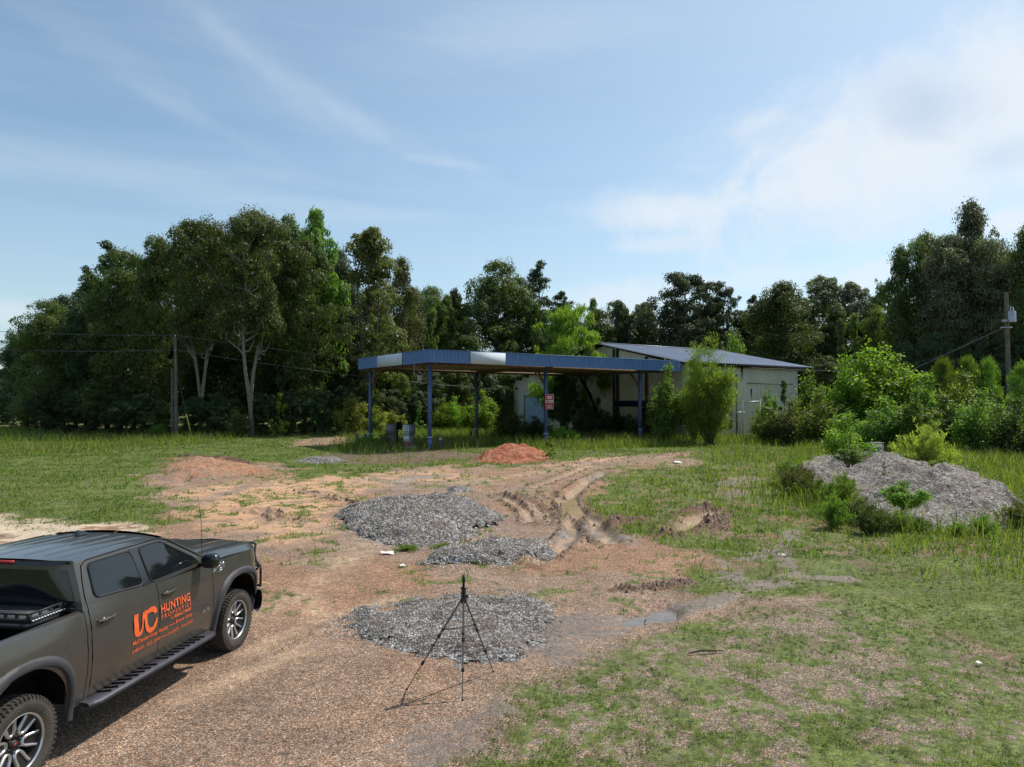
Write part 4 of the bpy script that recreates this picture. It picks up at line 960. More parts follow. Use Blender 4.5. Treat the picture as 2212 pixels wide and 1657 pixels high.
# -------- big trees on the right
pt('oakC', 1950, 80, 536, 50, 'oak', 'broadleaf_tree', 'leftmost leafy tree of the big right-hand group')
pt('oakB', 2008, 80, 505, 66, 'oak', 'broadleaf_tree', 'second tree of the big right-hand group')
pt('oakC', 2105, 78, 440, 72, 'grey', 'broadleaf_tree', 'tallest tree of the big right-hand group')
pt('oakA', 2062, 76, 508, 74, 'grey', 'oak_tree', 'greyish dusty looking tree in the middle of the right-hand group')
pt('oakA', 2145, 74, 520, 66, 'grey', 'oak_tree', 'greyish dusty looking tree behind the transformer pole')
pt('oakB', 2232, 72, 492, 66, 'oak', 'oak_tree', 'tall tree cut by the right edge of the photo')
pt('oakC', 2330, 72, 470, 80, 'oak', 'oak_tree', 'tall tree just outside the right edge')
pt('oakA', 2440, 74, 500, 80, 'deep', 'oak_tree', 'tall tree further outside the right edge')
GR = 'dark trees filling the right-hand group'
for i, (px, Y, tp, hw) in enumerate([(1945, 86, 640, 46), (2000, 88, 620, 50), (2060, 88, 600, 50), (2120, 88, 600, 50), (2190, 86, 600, 50), (2260, 84, 600, 60), (1960, 74, 740, 44), (2030, 73, 720, 44), (2100, 72, 730, 44), (2160, 71, 730, 44), (2230, 70, 720, 50)]):
    pt(('oakC', 'oakA', 'lump')[i % 3], px, Y, tp, hw, 'deep', 'broadleaf_tree', 'dark tree filling the lower part of the right-hand group', 'tree', GR)
# -------- small bright trees, shrubs and saplings
pt('willowR', 1226, 79, 662, 84, 'lime', 'willow_tree', 'round lime green willow rising behind the canopy', 'tree')
pt('willow', 1532, 60, 736, 50, 'lime', 'willow_tree', 'tall lime green willow with many thin stems at the right end of the canopy', 'tree')
pt('willow', 1500, 63, 792, 26, 'lime', 'willow_tree', 'lower left shoulder of lime green willow growth touching the canopy end', 'tree')
pt('maple2', 1440, 63, 790, 36, 'mid', 'small_tree', 'small green tree under the right end of the canopy', 'tree')
pt('maple', 1888, 61, 752, 82, 'bright', 'maple_tree', 'big bright yellow green maple bush right of the building', 'tree')
pt('maple', 1942, 60, 800, 60, 'bright', 'maple_tree', 'bright maple bush joined to the right side of the biggest one', 'tree')
pt('maple2', 1830, 60, 775, 36, 'bright', 'maple_tree', 'bright maple stem at the left of the biggest maple bush', 'tree')
pt('shrubB', 1750, 63, 806, 36, 'mid', 'shrub', 'vine covered green shrub against the right end of the building', 'shrub')
pt('shrubA', 1762, 58, 850, 50, 'mid', 'shrub', 'wide green shrub in front of the right corner of the building', 'shrub')
pt('shrubA', 1710, 60, 868, 40, 'olive', 'shrub', 'olive green shrub below the long metal wall', 'shrub')
pt('vine', 1694, 68, 822, 12, 'mid', 'climbing_vine', 'narrow column of vine climbing the long metal wall', 'vine')
pt('shrubB', 1660, 66, 838, 20, 'mid', 'shrub', 'thin green shrub behind the pipe rack', 'shrub')
pt('shrubA', 1655, 62, 880, 34, 'mid', 'shrub', 'low green shrub right of the pipe rack', 'shrub')
pt('youngpine', 2040, 62, 778, 40, 'mid', 'young_pine', 'young pine with pointed shoots left of the transformer pole', 'tree')
pt('youngpine', 2092, 64, 774, 34, 'mid', 'young_pine', 'young pine middle one of the row by the transformer pole', 'tree')
pt('youngpine', 2138, 64, 778, 34, 'mid', 'young_pine', 'young pine nearest the transformer pole', 'tree')
pt('youngpine', 2214, 52, 788, 46, 'mid', 'young_pine', 'young pine cut by the right edge of the photo', 'tree')
pt('shrubA', 2095, 58, 808, 62, 'mid', 'shrub', 'rounded grey green shrub in front of the young pines', 'shrub')
pt('maple2', 2010, 58, 812, 34, 'mid', 'shrub', 'upright green shrub between the maple bush and the dark gap', 'shrub')
pt('shrubA', 2040, 56, 856, 40, 'oak', 'shrub', 'dark shrub in the shaded gap right of the maple bush', 'shrub')
pt('shrubA', 2120, 50, 846, 54, 'mid', 'shrub', 'green shrub with yellowish sprays near the right edge', 'shrub')
pt('shrubA', 2196, 48, 862, 54, 'oak', 'shrub', 'dark green shrub at the right edge of the photo', 'shrub')
pt('maple2', 1975, 52, 840, 40, 'mid', 'shrub', 'shrub in front of the right foot of the maple bushes', 'shrub')
pt('shrubA', 1905, 54, 862, 56, 'mid', 'shrub', 'low green shrub at the foot of the biggest maple bush', 'shrub')
pt('shrubB', 2300, 46, 830, 60, 'mid', 'shrub', 'shrub outside the right edge', 'shrub')
pt('weedbush', 1998, 37, 912, 56, 'yellow', 'weed_bush', 'pale yellow green weed bush behind the tall mound', 'bush')
pt('shrubB', 2030, 31, 985, 24, 'bright', 'shrub', 'small bright shrub at the back right foot of the tall mound', 'bush')
cS = at(1832, 985, 26.0)
pt('sapling', 1832, 26.0, 890, 46, 'bright', 'sapling', 'bright sapling growing on top of the back hump of the mound', 'tree', basez=cS[2] - .35)
pt('shrubB', 1838, 25.0, 962, 30, 'mid', 'bush', 'small bush at the foot of the sapling on the mound', 'bush', basez=at(1838, 1004, 25)[2])
pt('maple2', 1952, 20.3, 1040, 42, 'bright', 'bush', 'leafy bright bush on the front face of the tall mound', 'bush', basez=at(1952, 1100, 20.3)[2])
pt('sprig', 1908, 24, 1000, 8, 'mid', 'seedling', 'tiny seedling on the crest of the tall mound', 'plant', basez=at(1908, 1030, 24)[2])
pt('weedbush', 1798, 19.8, 1062, 34, 'mid', 'weed_bush', 'upright green weeds at the left foot of the tall mound', 'bush')
pt('weedbush', 1712, 27, 1002, 40, 'olive', 'weed_bush', 'dull weeds left of the tall mound', 'bush')
pt('weedbush', 1880, 19.0, 1085, 40, 'oak', 'weed_bush', 'dark weeds along the front foot of the tall mound', 'bush')
pt('sprig', 1187, 44, 944, 15, 'bright', 'small_pine', 'small bright cone shaped bush beside the clay heap', 'bush')
pt('shrubB', 762, 76, 856, 34, 'yellow', 'shrub', 'yellow green shrub behind the left canopy corner', 'shrub')
pt('shrubB', 815, 77, 880, 26, 'yellow', 'shrub', 'yellow green shrub behind the tan heaps', 'shrub')
pt('shrubB', 850, 79, 888, 24, 'yellow', 'shrub', 'lower yellow green shrub right of the others behind the tan heaps', 'shrub')
for i, (px, tp, hw) in enumerate([(952, 862, 26), (985, 858, 26), (1015, 860, 26)]):
    pt('shrubA', px, 84 + i, tp, hw, 'bright', 'hedge_shrub', 'bright shrub in the hedge-like row seen under the canopy', 'shrub', 'bright shrubs in a row behind the canopy')
pt('maple2', 1045, 82, 844, 30, 'lime', 'shrub', 'taller pale shrub at the right end of the bright row', 'shrub')
pt('sprig', 905, 78, 866, 10, 'mid', 'sapling', 'thin sapling behind the pumps', 'tree')
pt('sprig', 605, 73, 850, 18, 'bright', 'sapling', 'pointed green sapling in the field before the left wood', 'tree')
pt('shrubB', 513, 74, 884, 24, 'olive', 'shrub', 'feathery shrub in the field left of the pointed sapling', 'shrub')
pt('shrubB', 345, 74, 915, 18, 'mid', 'shrub', 'low shrub left of the utility poles', 'shrub')
pt('shrubB', 455, 76, 905, 22, 'oak', 'shrub', 'low dark shrub right of the guy wire', 'shrub')
# shaded shrubs under the canopy
pt('shrubA', 1096, 64, 880, 32, 'oak', 'shrub', 'dark rounded shrub left of the sign under the canopy', 'shrub')
pt('willowR', 1215, 72, 812, 34, 'deep', 'small_tree', 'dark straggly tree growing up between the canopy posts', 'tree')
pt('shrubA', 1150, 68, 900, 34, 'deep', 'shrub', 'dark shrub in front of the roller door', 'shrub')
pt('shrubA', 1265, 70, 872, 40, 'deep', 'shrub', 'dark shrub behind the middle canopy posts', 'shrub')
pt('shrubA', 1325, 70, 885, 36, 'deep', 'shrub', 'dark shrub below the blue band under the canopy', 'shrub')
pt('shrubA', 1385, 67, 892, 34, 'deep', 'shrub', 'dark shrub around the rightmost canopy post', 'shrub')
pt('maple2', 1290, 72, 860, 22, 'deep', 'small_tree', 'thin dark tree beside the hanging broken beam', 'tree')
pt('weedbush', 1215, 60, 918, 30, 'bright', 'weed_bush', 'bright tall weeds right of the sign post', 'bush')
pt('weedbush', 800, 57, 940, 36, 'mid', 'weed_bush', 'weeds at the left foot of the fuel pumps', 'bush')
pt('weedbush', 838, 58, 932, 26, 'olive', 'weed_bush', 'taller dull weeds before the fuel pumps', 'bush')

GB = 'far belt of trees behind everything'
for i in range(46):
    px = -420 + i * 68 + 17 * sin(i * 2.3); Y = 128 + 22 * abs(sin(i * 1.7))
    tp = 800 if px < 60 else (742 + 18 * sin(i * 3.1))
    pt(('lump', 'oakC')[i % 2], px, Y, tp, 56, ('deep', 'oak')[i % 3 == 0], 'broadleaf_tree', 'tree of the far dark belt that closes the view behind the others', 'tree', GB)

for i in range(26):
    px = -260 + i * 48 + 13 * sin(i * 2.9); Y = 98 + 14 * abs(sin(i * 1.3))
    pt('lump', px, Y, 850 + 14 * sin(i * 2.1), 40, 'deep', 'understory_shrub', 'dark shrub deep inside the left wood between the trunks', 'shrub', 'dark shrubs deep inside the left wood')
GW = 'rough weeds round the foot of the tall mound'
for i, (px, py, hw, h, lf) in enumerate([(1770, 1090, 30, 60, 'mid'), (1812, 1105, 40, 84, 'mid'), (1850, 1132, 34, 56, 'oak'), (1895, 1145, 30, 44, 'oak'), (1935, 1150, 34, 50, 'mid'), (1985, 1152, 28, 36, 'oak'), (2060, 1160, 26, 36, 'mid'), (2120, 1155, 26, 44, 'mid'), (2195, 1140, 34, 60, 'olive'), (1735, 1060, 30, 56, 'olive'), (1700, 1040, 28, 50, 'mid'), (1825, 1075, 24, 50, 'mid')]):
    Y = gpt(px, py)[1]; pt('weedbush', px, Y, py - h, hw, lf, 'weed_bush', 'rough green weed clump at the foot of the tall mound', 'bush', GW)
for px, py, hw, h, lf, lb in ((820, 1150, 22, 18, 'mid', 'low green weeds creeping over the left front of the largest heap'), (880, 1186, 26, 10, 'bright', 'strip of weeds along the front foot of the largest heap'), (960, 1182, 26, 9, 'bright', 'weeds between the largest and the ragged heap'), (1040, 1214, 20, 9, 'bright', 'small tuft on the ragged gravel heap')):
    Y = gpt(px, py)[1]; pt('weedbush', px, Y, py - h, hw, lf, 'weed_tuft', lb, 'weeds')
# ================================================================= pickup truck (local: x right, y forward from the rear axle, z up)
m_paint, nt = newmat('grey_brown_metallic_paint'); T = NT(nt)
tc = T.n('ShaderNodeTexCoord').outputs['Object']
b = T.n('ShaderNodeBsdfPrincipled')
dust = T.ramp(T.noise(tc, 2.5, 5, .6), [(.35, (0, 0, 0)), (.8, (.35, .35, .35))])
sz_ = T.n('ShaderNodeSeparateXYZ'); T.set(sz_.inputs[0], tc)
low = T.math('MULTIPLY', T.ramp(sz_.outputs[2], [(.42, (1, 1, 1)), (.85, (0, 0, 0))]), T.ramp(T.noise(tc, 5, 6, .7), [(.35, (.1,) * 3), (.7, (.6,) * 3)]))
T.set(b.inputs['Base Color'], T.mix(low, T.mix(dust, (.080, .073, .064), (.125, .115, .100)), (.20, .155, .115)))
b.inputs['Metallic'].default_value = .55; T.set(b.inputs['Roughness'], T.math('MULTIPLY_ADD', T.noise(tc, 8, 4), .14, .27))
b.inputs['Coat Weight'].default_value = .7; b.inputs['Coat Roughness'].default_value = .08
bn = T.n('ShaderNodeBump'); bn.inputs['Strength'].default_value = .15; bn.inputs['Distance'].default_value = .002; T.set(bn.inputs['Height'], T.noise(tc, 260, 2)); T.set(b.inputs['Normal'], bn.outputs[0])
finish(T, b)
m_glass = P('tinted_glass', (.008, .010, .012), .12, spec=.55, var=.2); 
for n_ in m_glass.node_tree.nodes:
    if n_.type == 'BSDF_PRINCIPLED':
        for l in list(m_glass.node_tree.links):
            if l.to_socket == n_.inputs['Roughness']: m_glass.node_tree.links.remove(l)
        n_.inputs['Roughness'].default_value = .03; n_.inputs['Coat Weight'].default_value = .15
m_blackpl = P('black_plastic', (.022, .022, .024), .55, spec=.4)
m_flare = P('dusty_black_plastic', (.045, .045, .052), .6, spec=.4, var=.2)
m_bstep = P('step_black_steel', (.05, .052, .064), .5, metal=.3, var=.2)
m_blackgl = P('gloss_black', (.010, .010, .012), .15, spec=.6, coat=.5)
m_dark = P('underbody_black', (.008, .008, .008), .9, spec=.1)
m_tyre = P('dusty_rubber', (.062, .054, .046), .85, var=.3, scale=9, bump=.5, bscale=60, spec=.25)
m_rimb = P('rim_black', (.014, .014, .016), .35, spec=.5)
m_rims = P('machined_alloy', (.55, .55, .56), .3, metal=.85, var=.08)
m_chrome = P('chrome', (.75, .75, .76), .12, metal=1, var=.03)
m_orange = P('orange_vinyl', (.78, .13, .035), .45, var=.12, scale=22)
m_red = P('red_lens', (.35, .02, .015), .2, coat=.5); m_lamp = P('lamp_lens', (.25, .26, .28), .12, coat=.8)
m_led = P('rack_white_edge', (.62, .64, .70), .4)
m_seam = P('panel_gap', (.006, .006, .006), .9, spec=.05)
TA = .139
truck = empty('pickup_truck', (-5.394, 6.637, 0), -TA, 'dark grey brown crew cab pickup with orange lettering on its doors, parked at left', 'pickup truck')

def halfw(s, z):
    w = .90 + .10 * math.sin(min(1, max(0, (z - .30) / .62)) * pi / 2) - .060 * max(0, (z - .98) / .40) ** 2
    if s > 4.02: w -= .30 * ((s - 4.02) / .62) ** 2.0
    if s < -.5: w -= .05 * ((-.5 - s) / .65) ** 2
    # wheel bulges
    for c in (0, 3.745):
        d = abs(s - c)
        if d < .75: w += .022 * (1 - (d / .75) ** 2) * (1 - abs(z - .9) / .7 if abs(z - .9) < .7 else 0)
    if 1.02 < z < 1.12: w -= .006
    return w
def arch(s, zbase, c, R=.545, zc=.47):
    d = abs(s - c)
    return max(zbase, zc + sqrt(max(0, R * R - d * d)) * 1.08) if d < R else zbase
def side_sheet(s0, s1, top, bot, n=40, m=14, sides=(1, -1)):
    mb = MB()
    for sg in sides:
        def fn(u, v):
            s = s0 + (s1 - s0) * u; zb = bot(s); zt = top(s); z = zb + (zt - zb) * v
            return (sg * halfw(s, z), s, z)
        mb.grid(fn, n, m)
        # returned edges (front, rear) so that the gaps read as real panel gaps
        for s in (s0, s1):
            zb, zt = bot(s), top(s); zs = [zb + (zt - zb) * i / 10 for i in range(11)]
            V = [(sg * halfw(s, z), s, z) for z in zs] + [(sg * (halfw(s, z) - .06), s, z) for z in zs]
            mb.add(V, [(i, i + 1, 12 + i, 11 + i) for i in range(10)])
    return mb
rock = lambda s: .46
belt = lambda s: 1.385 - .012 * (s - .8)
sidesR = {}
# bed sides
def bedtop(s): return 1.365 if s > -.9 else 1.365
for sg in (1, -1):
    mb = side_sheet(-1.155, .775, bedtop, lambda s: arch(s, .46 if s > -.6 else .56, 0), 60, 16, (sg,))
    mb.grid(lambda u, v: (sg * (halfw(-1.155 + 1.93 * u, 1.365) - .12 * v), -1.155 + 1.93 * u, 1.365 + .022 * sin(v * pi)), 30, 6)
    mb.grid(lambda u, v: (sg * (halfw(0, 1.365) - .12), -1.155 + 1.93 * u, 1.365 - .4 * v), 2, 2)
    mb.build('bed_side', m_paint, truck, True)
mb = MB(); mb.box((0, -.2, .93), (1.6, 1.9, .04)); mb.box((0, .755, 1.12), (1.62, .03, .44)); mb.box((0, -1.12, 1.12), (1.62, .03, .44)); mb.box((-.83, -.2, 1.15), (.05, 1.88, .42)); mb.box((.83, -.2, 1.15), (.05, 1.88, .42))
mb.build('bed_liner', m_dark, truck)
mb = MB(); mb.box((0, -1.165, .98), (1.7, .06, .76)); mb.build('tailgate', m_paint, truck, True)
mb = MB(); mb.box((0, -1.28, .62), (1.86, .2, .2)); mb.build('rear_bumper', m_blackpl, truck)
# doors
for nm, s0, s1 in (('rear_door', .845, 1.93), ('front_door', 1.94, 3.065)):
    def bot(s, s0=s0): 
        return max(.50, arch(s, .5, 0, .60, .47)) if s < 1.2 else .5
    for sg in (1, -1): side_sheet(s0, s1, belt, bot, 30, 16, (sg,)).build(nm, m_paint, truck, True)
# cab pillar strip between bed and rear door, rockers
for sg in (1, -1):
    side_sheet(.785, .838, lambda s: 1.385, lambda s: .46, 3, 12, (sg,)).build('cab_corner', m_paint, truck, True)
    side_sheet(.80, 3.07, lambda s: .492, lambda s: .40, 20, 3, (sg,)).build('rocker_panel', m_paint, truck, True)
# front fenders
def fendtop(s): return 1.36 - .045 * max(0, (s - 3.07) / 1.4) ** 1.6
def fbot(s):
    z = arch(s, .46, 3.745)
    return max(z, .62) if s > 4.2 else z
for sg in (1, -1): side_sheet(3.075, 4.56, fendtop, fbot, 50, 16, (sg,)).build('front_fender', m_paint, truck, True)
# hood
def hoodz(s, x):
    ax = abs(x); z = 1.452 - .085 * ((s - 3.07) / 1.55) ** 1.7
    z += .018 * math.exp(-((ax - .42) / .10) ** 2) - .012 * math.exp(-((ax - .62) / .06) ** 2) + .012 * (1 if ax < .25 else 0) * 0
    z -= .075 * max(0, (ax - .62) / .32) ** 1.7
    if s > 4.35: z -= .16 * ((s - 4.35) / .33) ** 2
    return z
def nose(x): return 4.70 - .26 * (abs(x) / .86) ** 3.2
def hoodfn(u, v):
    x = (v * 2 - 1); s = 3.07 + (nose(x * .86) - .03 - 3.07) * u
    hw = halfw(s, fendtop(min(s, 4.5))) - .008
    x *= hw
    zz = hoodz(s, x)
    if abs(x) > hw - .05: zz = min(zz, fendtop(s) + .012)
    return (x, s, zz)
MB().grid(hoodfn, 44, 61).build('hood', m_paint, truck, True)
# front face: grille, lamps
mb = MB()
mb.grid(lambda u, v: ((u * 2 - 1) * .80, nose((u * 2 - 1) * .80) - .01 + .03 * sin(v * pi), .62 + .66 * v), 30, 8); mb.build('grille_surround', m_paint, truck, True)
mb = MB()
for i in range(7): mb.grid(lambda u, v: ((u * 2 - 1) * .52, nose((u * 2 - 1) * .52) + .035, .72 + .075 * i + .04 * v), 16, 2)
mb.build('grille', m_blackgl, truck)
for sg in (1, -1):
    mb = MB(); mb.grid(lambda u, v: (sg * (.60 + .25 * u), nose(.60 + .25 * u) + .028 + .01 * sin(v * pi), .96 + .24 * v), 10, 6); h = mb.build('headlight', m_lamp, truck, True)
    mb = MB(); mb.grid(lambda u, v: (sg * (halfw(4.34 + .17 * u, 1.16 + .1 * v) + .004), 4.34 + .17 * u, 1.165 + .045 * v + .02 * u), 6, 3); mb.build('side_marker', m_red, truck)
# bumper and brush guard
mb = MB()
def bumpfn(u, v):
    x = (u * 2 - 1) * .93; a = v * pi * 1.05 - .15
    return (x, nose(x) - .02 + .17 * max(0, sin(a)) ** .6 + .03, .50 + .16 * cos(a))
mb.grid(bumpfn, 30, 12); mb.box((0, 4.5, .44), (1.5, .3, .12)); mb.build('front_bumper', m_flare, truck, True)
gd = MB()
GZ = [(1.29, 4.62), (1.25, 4.86), (1.12, 4.80), (.98, 4.82), (.90, 4.84), (.64, 4.86)]
for sg in (1, -1):
    gd.tube([(sg * (.52), 4.66, 1.31), (sg * .60, 4.84, 1.28), (sg * .64, 4.88, 1.25), (sg * .66, 4.80, 1.12), (sg * .70, 4.78, 1.0), (sg * .74, 4.82, .93), (sg * .72, 4.78, .88), (sg * .62, 4.76, .87)], .021, 8)
    gd.tube([(sg * .42, 4.80, .95), (sg * .79, 4.74, .94), (sg * .80, 4.74, .9), (sg * .79, 4.76, .62)], .019, 8)
    gd.tube([(sg * .32, 4.80, .62), (sg * .32, 4.84, 1.3)], .022, 8)
gd.tube([(-.52, 4.66, 1.31), (0, 4.72, 1.33), (.52, 4.66, 1.31)], .021, 8); gd.tube([(-.79, 4.75, .94), (0, 4.86, .94), (.79, 4.75, .94)], .021, 8)
gd.tube([(-.79, 4.76, .63), (0, 4.88, .63), (.79, 4.76, .63)], .021, 8)
gd.build('brush_guard', m_blackgl, truck, True)
# greenhouse
def rz(s, x):    # roof height
    z = 1.895 - .028 * ((s - 1.35) / 1.0) ** 2 - .045 * (abs(x) / .78) ** 2.6
    for g in (.14, .36, .56):
        z -= .007 * math.exp(-((abs(x) - g) / .022) ** 2) if .95 < s < 2.15 else 0
    return z
WB, WR = .945, .765
def gw(tau, q=0): return WB + (WR - WB) * tau ** 1.12 - .05 * q ** 6 * (1 - tau)
SB0, SB1, ST0, ST1 = .765, 3.13, .84, 2.30
def sbt(q, tau):    # station along the truck for column q at height fraction tau
    return (SB0 + (SB1 - SB0) * q) * (1 - tau) + (ST0 + (ST1 - ST0) * q) * tau + .05 * sin(tau * pi) * (q > .7) * q
def gz_(q, tau): return 1.375 + (1.842 - 1.375) * tau
gh = MB()
for sg in (1, -1):
    gh.grid(lambda u, v: (sg * gw(v, u), sbt(u, v), gz_(u, v)), 36, 10)
    # rounded cant rail
    def cant(u, v):
        a = v * pi / 2; s = sbt(u, 1); x = gw(1, u) - .055 * (1 - cos(a)) ; z0 = 1.842; z1 = rz(s, x)
        return (sg * (gw(1, u) - .06 * (1 - cos(a))), s, z0 + (rz(s, gw(1, u) - .06) - z0) * sin(a))
    gh.grid(cant, 36, 7)
gh.grid(lambda u, v: ((v * 2 - 1) * (gw(1, u) - .06), sbt(u, 1) + (.06 * (1 - (v * 2 - 1) ** 2) * (u ** 4)) - .05 * (1 - (v * 2 - 1) ** 2) * (1 - u) ** 6, rz(sbt(u, 1), (v * 2 - 1) * (gw(1, u) - .06))), 50, 81)
# rear and front closing faces
gh.grid(lambda u, v: ((u * 2 - 1) * gw(v, 0), sbt(0, v) - .05 * (1 - (u * 2 - 1) ** 2) * v, gz_(0, v) + (v > .95) * .03), 20, 8)
gh.build('cab_roof', m_paint, truck, True)
mb = MB()
mb.grid(lambda u, v: ((u * 2 - 1) * (gw(v, 1) - .04), sbt(1, v) + .02 + .16 * (1 - (u * 2 - 1) ** 2) * (1 - .6 * v), gz_(1, v) + .008 + .045 * v * (1 - (u * 2 - 1) ** 2)), 24, 10); mb.build('windshield', m_glass, truck, True)
mb = MB()
mb.grid(lambda u, v: ((u * 2 - 1) * (gw(.1 + .8 * v, 0) - .07), sbt(0, .1 + .8 * v) - .012 - .05 * (1 - (u * 2 - 1) ** 2) * v, gz_(0, .04 + .82 * v)), 24, 8); mb.build('rear_window', m_glass, truck, True)
mb = MB(); mb.box((0, .74, 1.862), (.34, .03, .028)); mb.build('brake_light', m_red, truck)
mb = MB(); mb.grid(lambda u, v: ((u * 2 - 1) * (gw(.95) - .06), .80 - .03 * v - .05 * (1 - (u * 2 - 1) ** 2), 1.868 - .03 * v), 24, 3); mb.build('spoiler_lip', m_blackgl, truck)
# side windows: outline in (s, z), lying on the greenhouse side
def gside(s, z, off):
    tau = (z - 1.375) / (1.842 - 1.375); tau = min(max(tau, -.05), 1.02)
    q = min(1, max(0, (s - 1.0) / 2)); return gw(max(tau, 0), q) + off
def rounded(pts, r=.05, n=5):
    out = []; m = len(pts)
    for i in range(m):
        p0, p1, p2 = [np.array(pts[(i + k) % m], float) for k in (-1, 0, 1)]
        a = p0 - p1; b_ = p2 - p1; ra = min(r, np.linalg.norm(a) * .45, np.linalg.norm(b_) * .45)
        a = p1 + a / np.linalg.norm(a) * ra; b_ = p1 + b_ / np.linalg.norm(b_) * ra
        for k in range(n + 1):
            t = k / n; out.append(tuple((1 - t) ** 2 * a + 2 * t * (1 - t) * p1 + t * t * b_))
    return out
def winpane(pts, off, sg, r, mb):
    P2_ = rounded(pts, r); c = np.mean(P2_, 0); n = len(P2_)
    rings = [P2_] + [[tuple(c + (np.array(p) - c) * k) for p in P2_] for k in (.66, .33)]
    V = [(sg * gside(s, z, off), s, z) for ring in rings for s, z in ring] + [(sg * gside(c[0], c[1], off), c[0], c[1])]
    F = [(k * n + i, k * n + (i + 1) % n, (k + 1) * n + (i + 1) % n, (k + 1) * n + i) for k in range(2) for i in range(n)]
    F += [(2 * n + i, 2 * n + (i + 1) % n, 3 * n) for i in range(n)]
    mb.add(V, F)
def offs(pts, d):
    c = np.mean(pts, 0); return [tuple(np.array(p) + (np.array(p) - c) / np.linalg.norm(np.array(p) - c) * d) for p in pts]
RW = [(.975, 1.475), (1.70, 1.425), (1.66, 1.80), (1.02, 1.80)]
FW = [(1.86, 1.415), (2.86, 1.405), (2.76, 1.50), (2.22, 1.80), (1.83, 1.805)]
for nm, pts, r in (('rear_side_window', RW, .07), ('front_side_window', FW, .06)):
    for sg in (1, -1):
        f_ = MB(); winpane(offs(pts, .03), .004, sg, r, f_); fr = f_.build('window_trim', m_blackgl, truck, True)
        p_ = MB(); winpane(pts, .009, sg, r, p_); p_.build(nm, m_glass, truck, True)
        g_ = MB(); rp = rounded(offs(pts, .013), r); g_.tube([(sg * gside(s, z, .008), s, z) for s, z in rp + rp[:1]], .008, 5, cap=False); g_.build('window_seal', m_blackpl, truck, True)
for sg in (1, -1):
    mb = MB(); mb.add([(sg * gside(s, z, .006), s, z) for s, z in ((1.70, 1.40), (1.86, 1.40), (1.83, 1.82), (1.665, 1.82))], [(0, 1, 2, 3)]); mb.build('door_pillar', m_blackgl, truck)
    # door frame seams
    mb = MB()
    mb.tube([(sg * (halfw(.89, z) + .001), .842 + .02 * 0, z) for z in (.62, .9, 1.2, 1.385)] + [(sg * gside(s, z, .001), s, z) for s, z in ((.835, 1.5), (.87, 1.66), (.92, 1.80), (1.0, 1.842), (1.6, 1.848), (2.2, 1.842), (2.36, 1.80), (2.8, 1.56), (3.02, 1.43), (3.07, 1.37))], .006, 5)
    mb.build('door_seam', m_seam, truck)
# underbody core
mb = MB(); mb.box((0, 1.85, .75), (1.76, 2.0, .7)); mb.box((0, 1.7, .62), (1.1, 5.6, .34)); mb.box((0, 3.7, 1.0), (1.3, 1.5, .5)); mb.box((0, -.2, .72), (1.2, 1.8, .36)); mb.box((0, 1.9, 1.32), (1.7, 2.1, .2))
for c in (0, 3.745):
    for sg in (1, -1):
        mb.grid(lambda u, v: (sg * (.66 + .30 * v), c - .56 + 1.12 * u, .47 + sqrt(max(0, .565 ** 2 - (.56 * (2 * u - 1)) ** 2)) * 1.08), 20, 3)
        mb.grid(lambda u, v: (sg * .66, c - .56 + 1.12 * u, .4 + (.07 + sqrt(max(0, .565 ** 2 - (.56 * (2 * u - 1)) ** 2)) * 1.08) * v), 20, 3)
mb.build('underbody', m_dark, truck)
# arch flares
for nm, c in (('rear', 0), ('front', 3.745)):
    for sg in (1, -1):
        def fl(u, v):
            a = -.16 + (pi + .32) * u; R = .545 + .098 * v
            ca, sa_ = -cos(a), sin(a)
            # squarish arch
            k = 1 / max(abs(ca) ** 3.2 + abs(sa_) ** 3.2, .01) ** (1 / 3.2); k = 1 + (k - 1) * .55
            s = c + ca * R * k; z = .47 + sa_ * R * 1.08 * k * .98
            return (sg * (halfw(s, max(z, .45)) + (-.03, .026, .034, .036, .034, .026, -.004)[int(round(v * 6))]), s, z)
        mb = MB(); mb.grid(fl, 40, 7); mb.build('wheel_arch_trim', m_flare, truck, True)
# running boards
for sg in (1, -1):
    mb = MB(); y0_, y1_ = .74, 3.02
    prof = [(.86, .49), (1.08, .475), (1.105, .455), (1.09, .425), (.86, .42)]
    def tp(t): return 1 if .04 < t < .96 else .86
    V = []; ts = [0, .035, .05, .95, .965, 1]
    for t in ts:
        k = 1 if .04 < t < .96 else (.93 if .01 < t < .99 else .80)
        for x, z in prof: V.append((sg * (.84 + (x - .84) * k), y0_ + (y1_ - y0_) * t, z))
    n = 5; F = [(i * n + j, i * n + (j + 1) % n, (i + 1) * n + (j + 1) % n, (i + 1) * n + j) for i in range(len(ts) - 1) for j in range(n)] + [(0, 1, 2, 3, 4), tuple(5 * n + j for j in range(5))]
    mb.add(V, F); rb = mb.build('running_board', m_bstep, truck)
    for i in range(17):
        if i in (8,): continue
        s = 1.02 + i * .108; tr = MB(); tr.box((sg * 1.0, s, .488), (.13, .022, .012), rz=sg * .5); tr.build('tread_slot', m_seam, rb)
# handles
for sg in (1, -1):
    for s in (1.05, 2.12):
        hd = MB(); hd.box((sg * (halfw(s, 1.22) + .002), s, 1.215), (.01, .16, .06)); hb = hd.build('door_handle', m_blackgl, truck)
        h2 = MB(); h2.tube([(sg * (halfw(s, 1.22) + .012), s - .12, 1.235), (sg * (halfw(s, 1.22) + .04), s - .07, 1.24), (sg * (halfw(s, 1.22) + .04), s + .08, 1.24), (sg * (halfw(s, 1.22) + .012), s + .13, 1.235)], .017, 8, squash=.7); h2.build('grip', m_paint, hb, True)
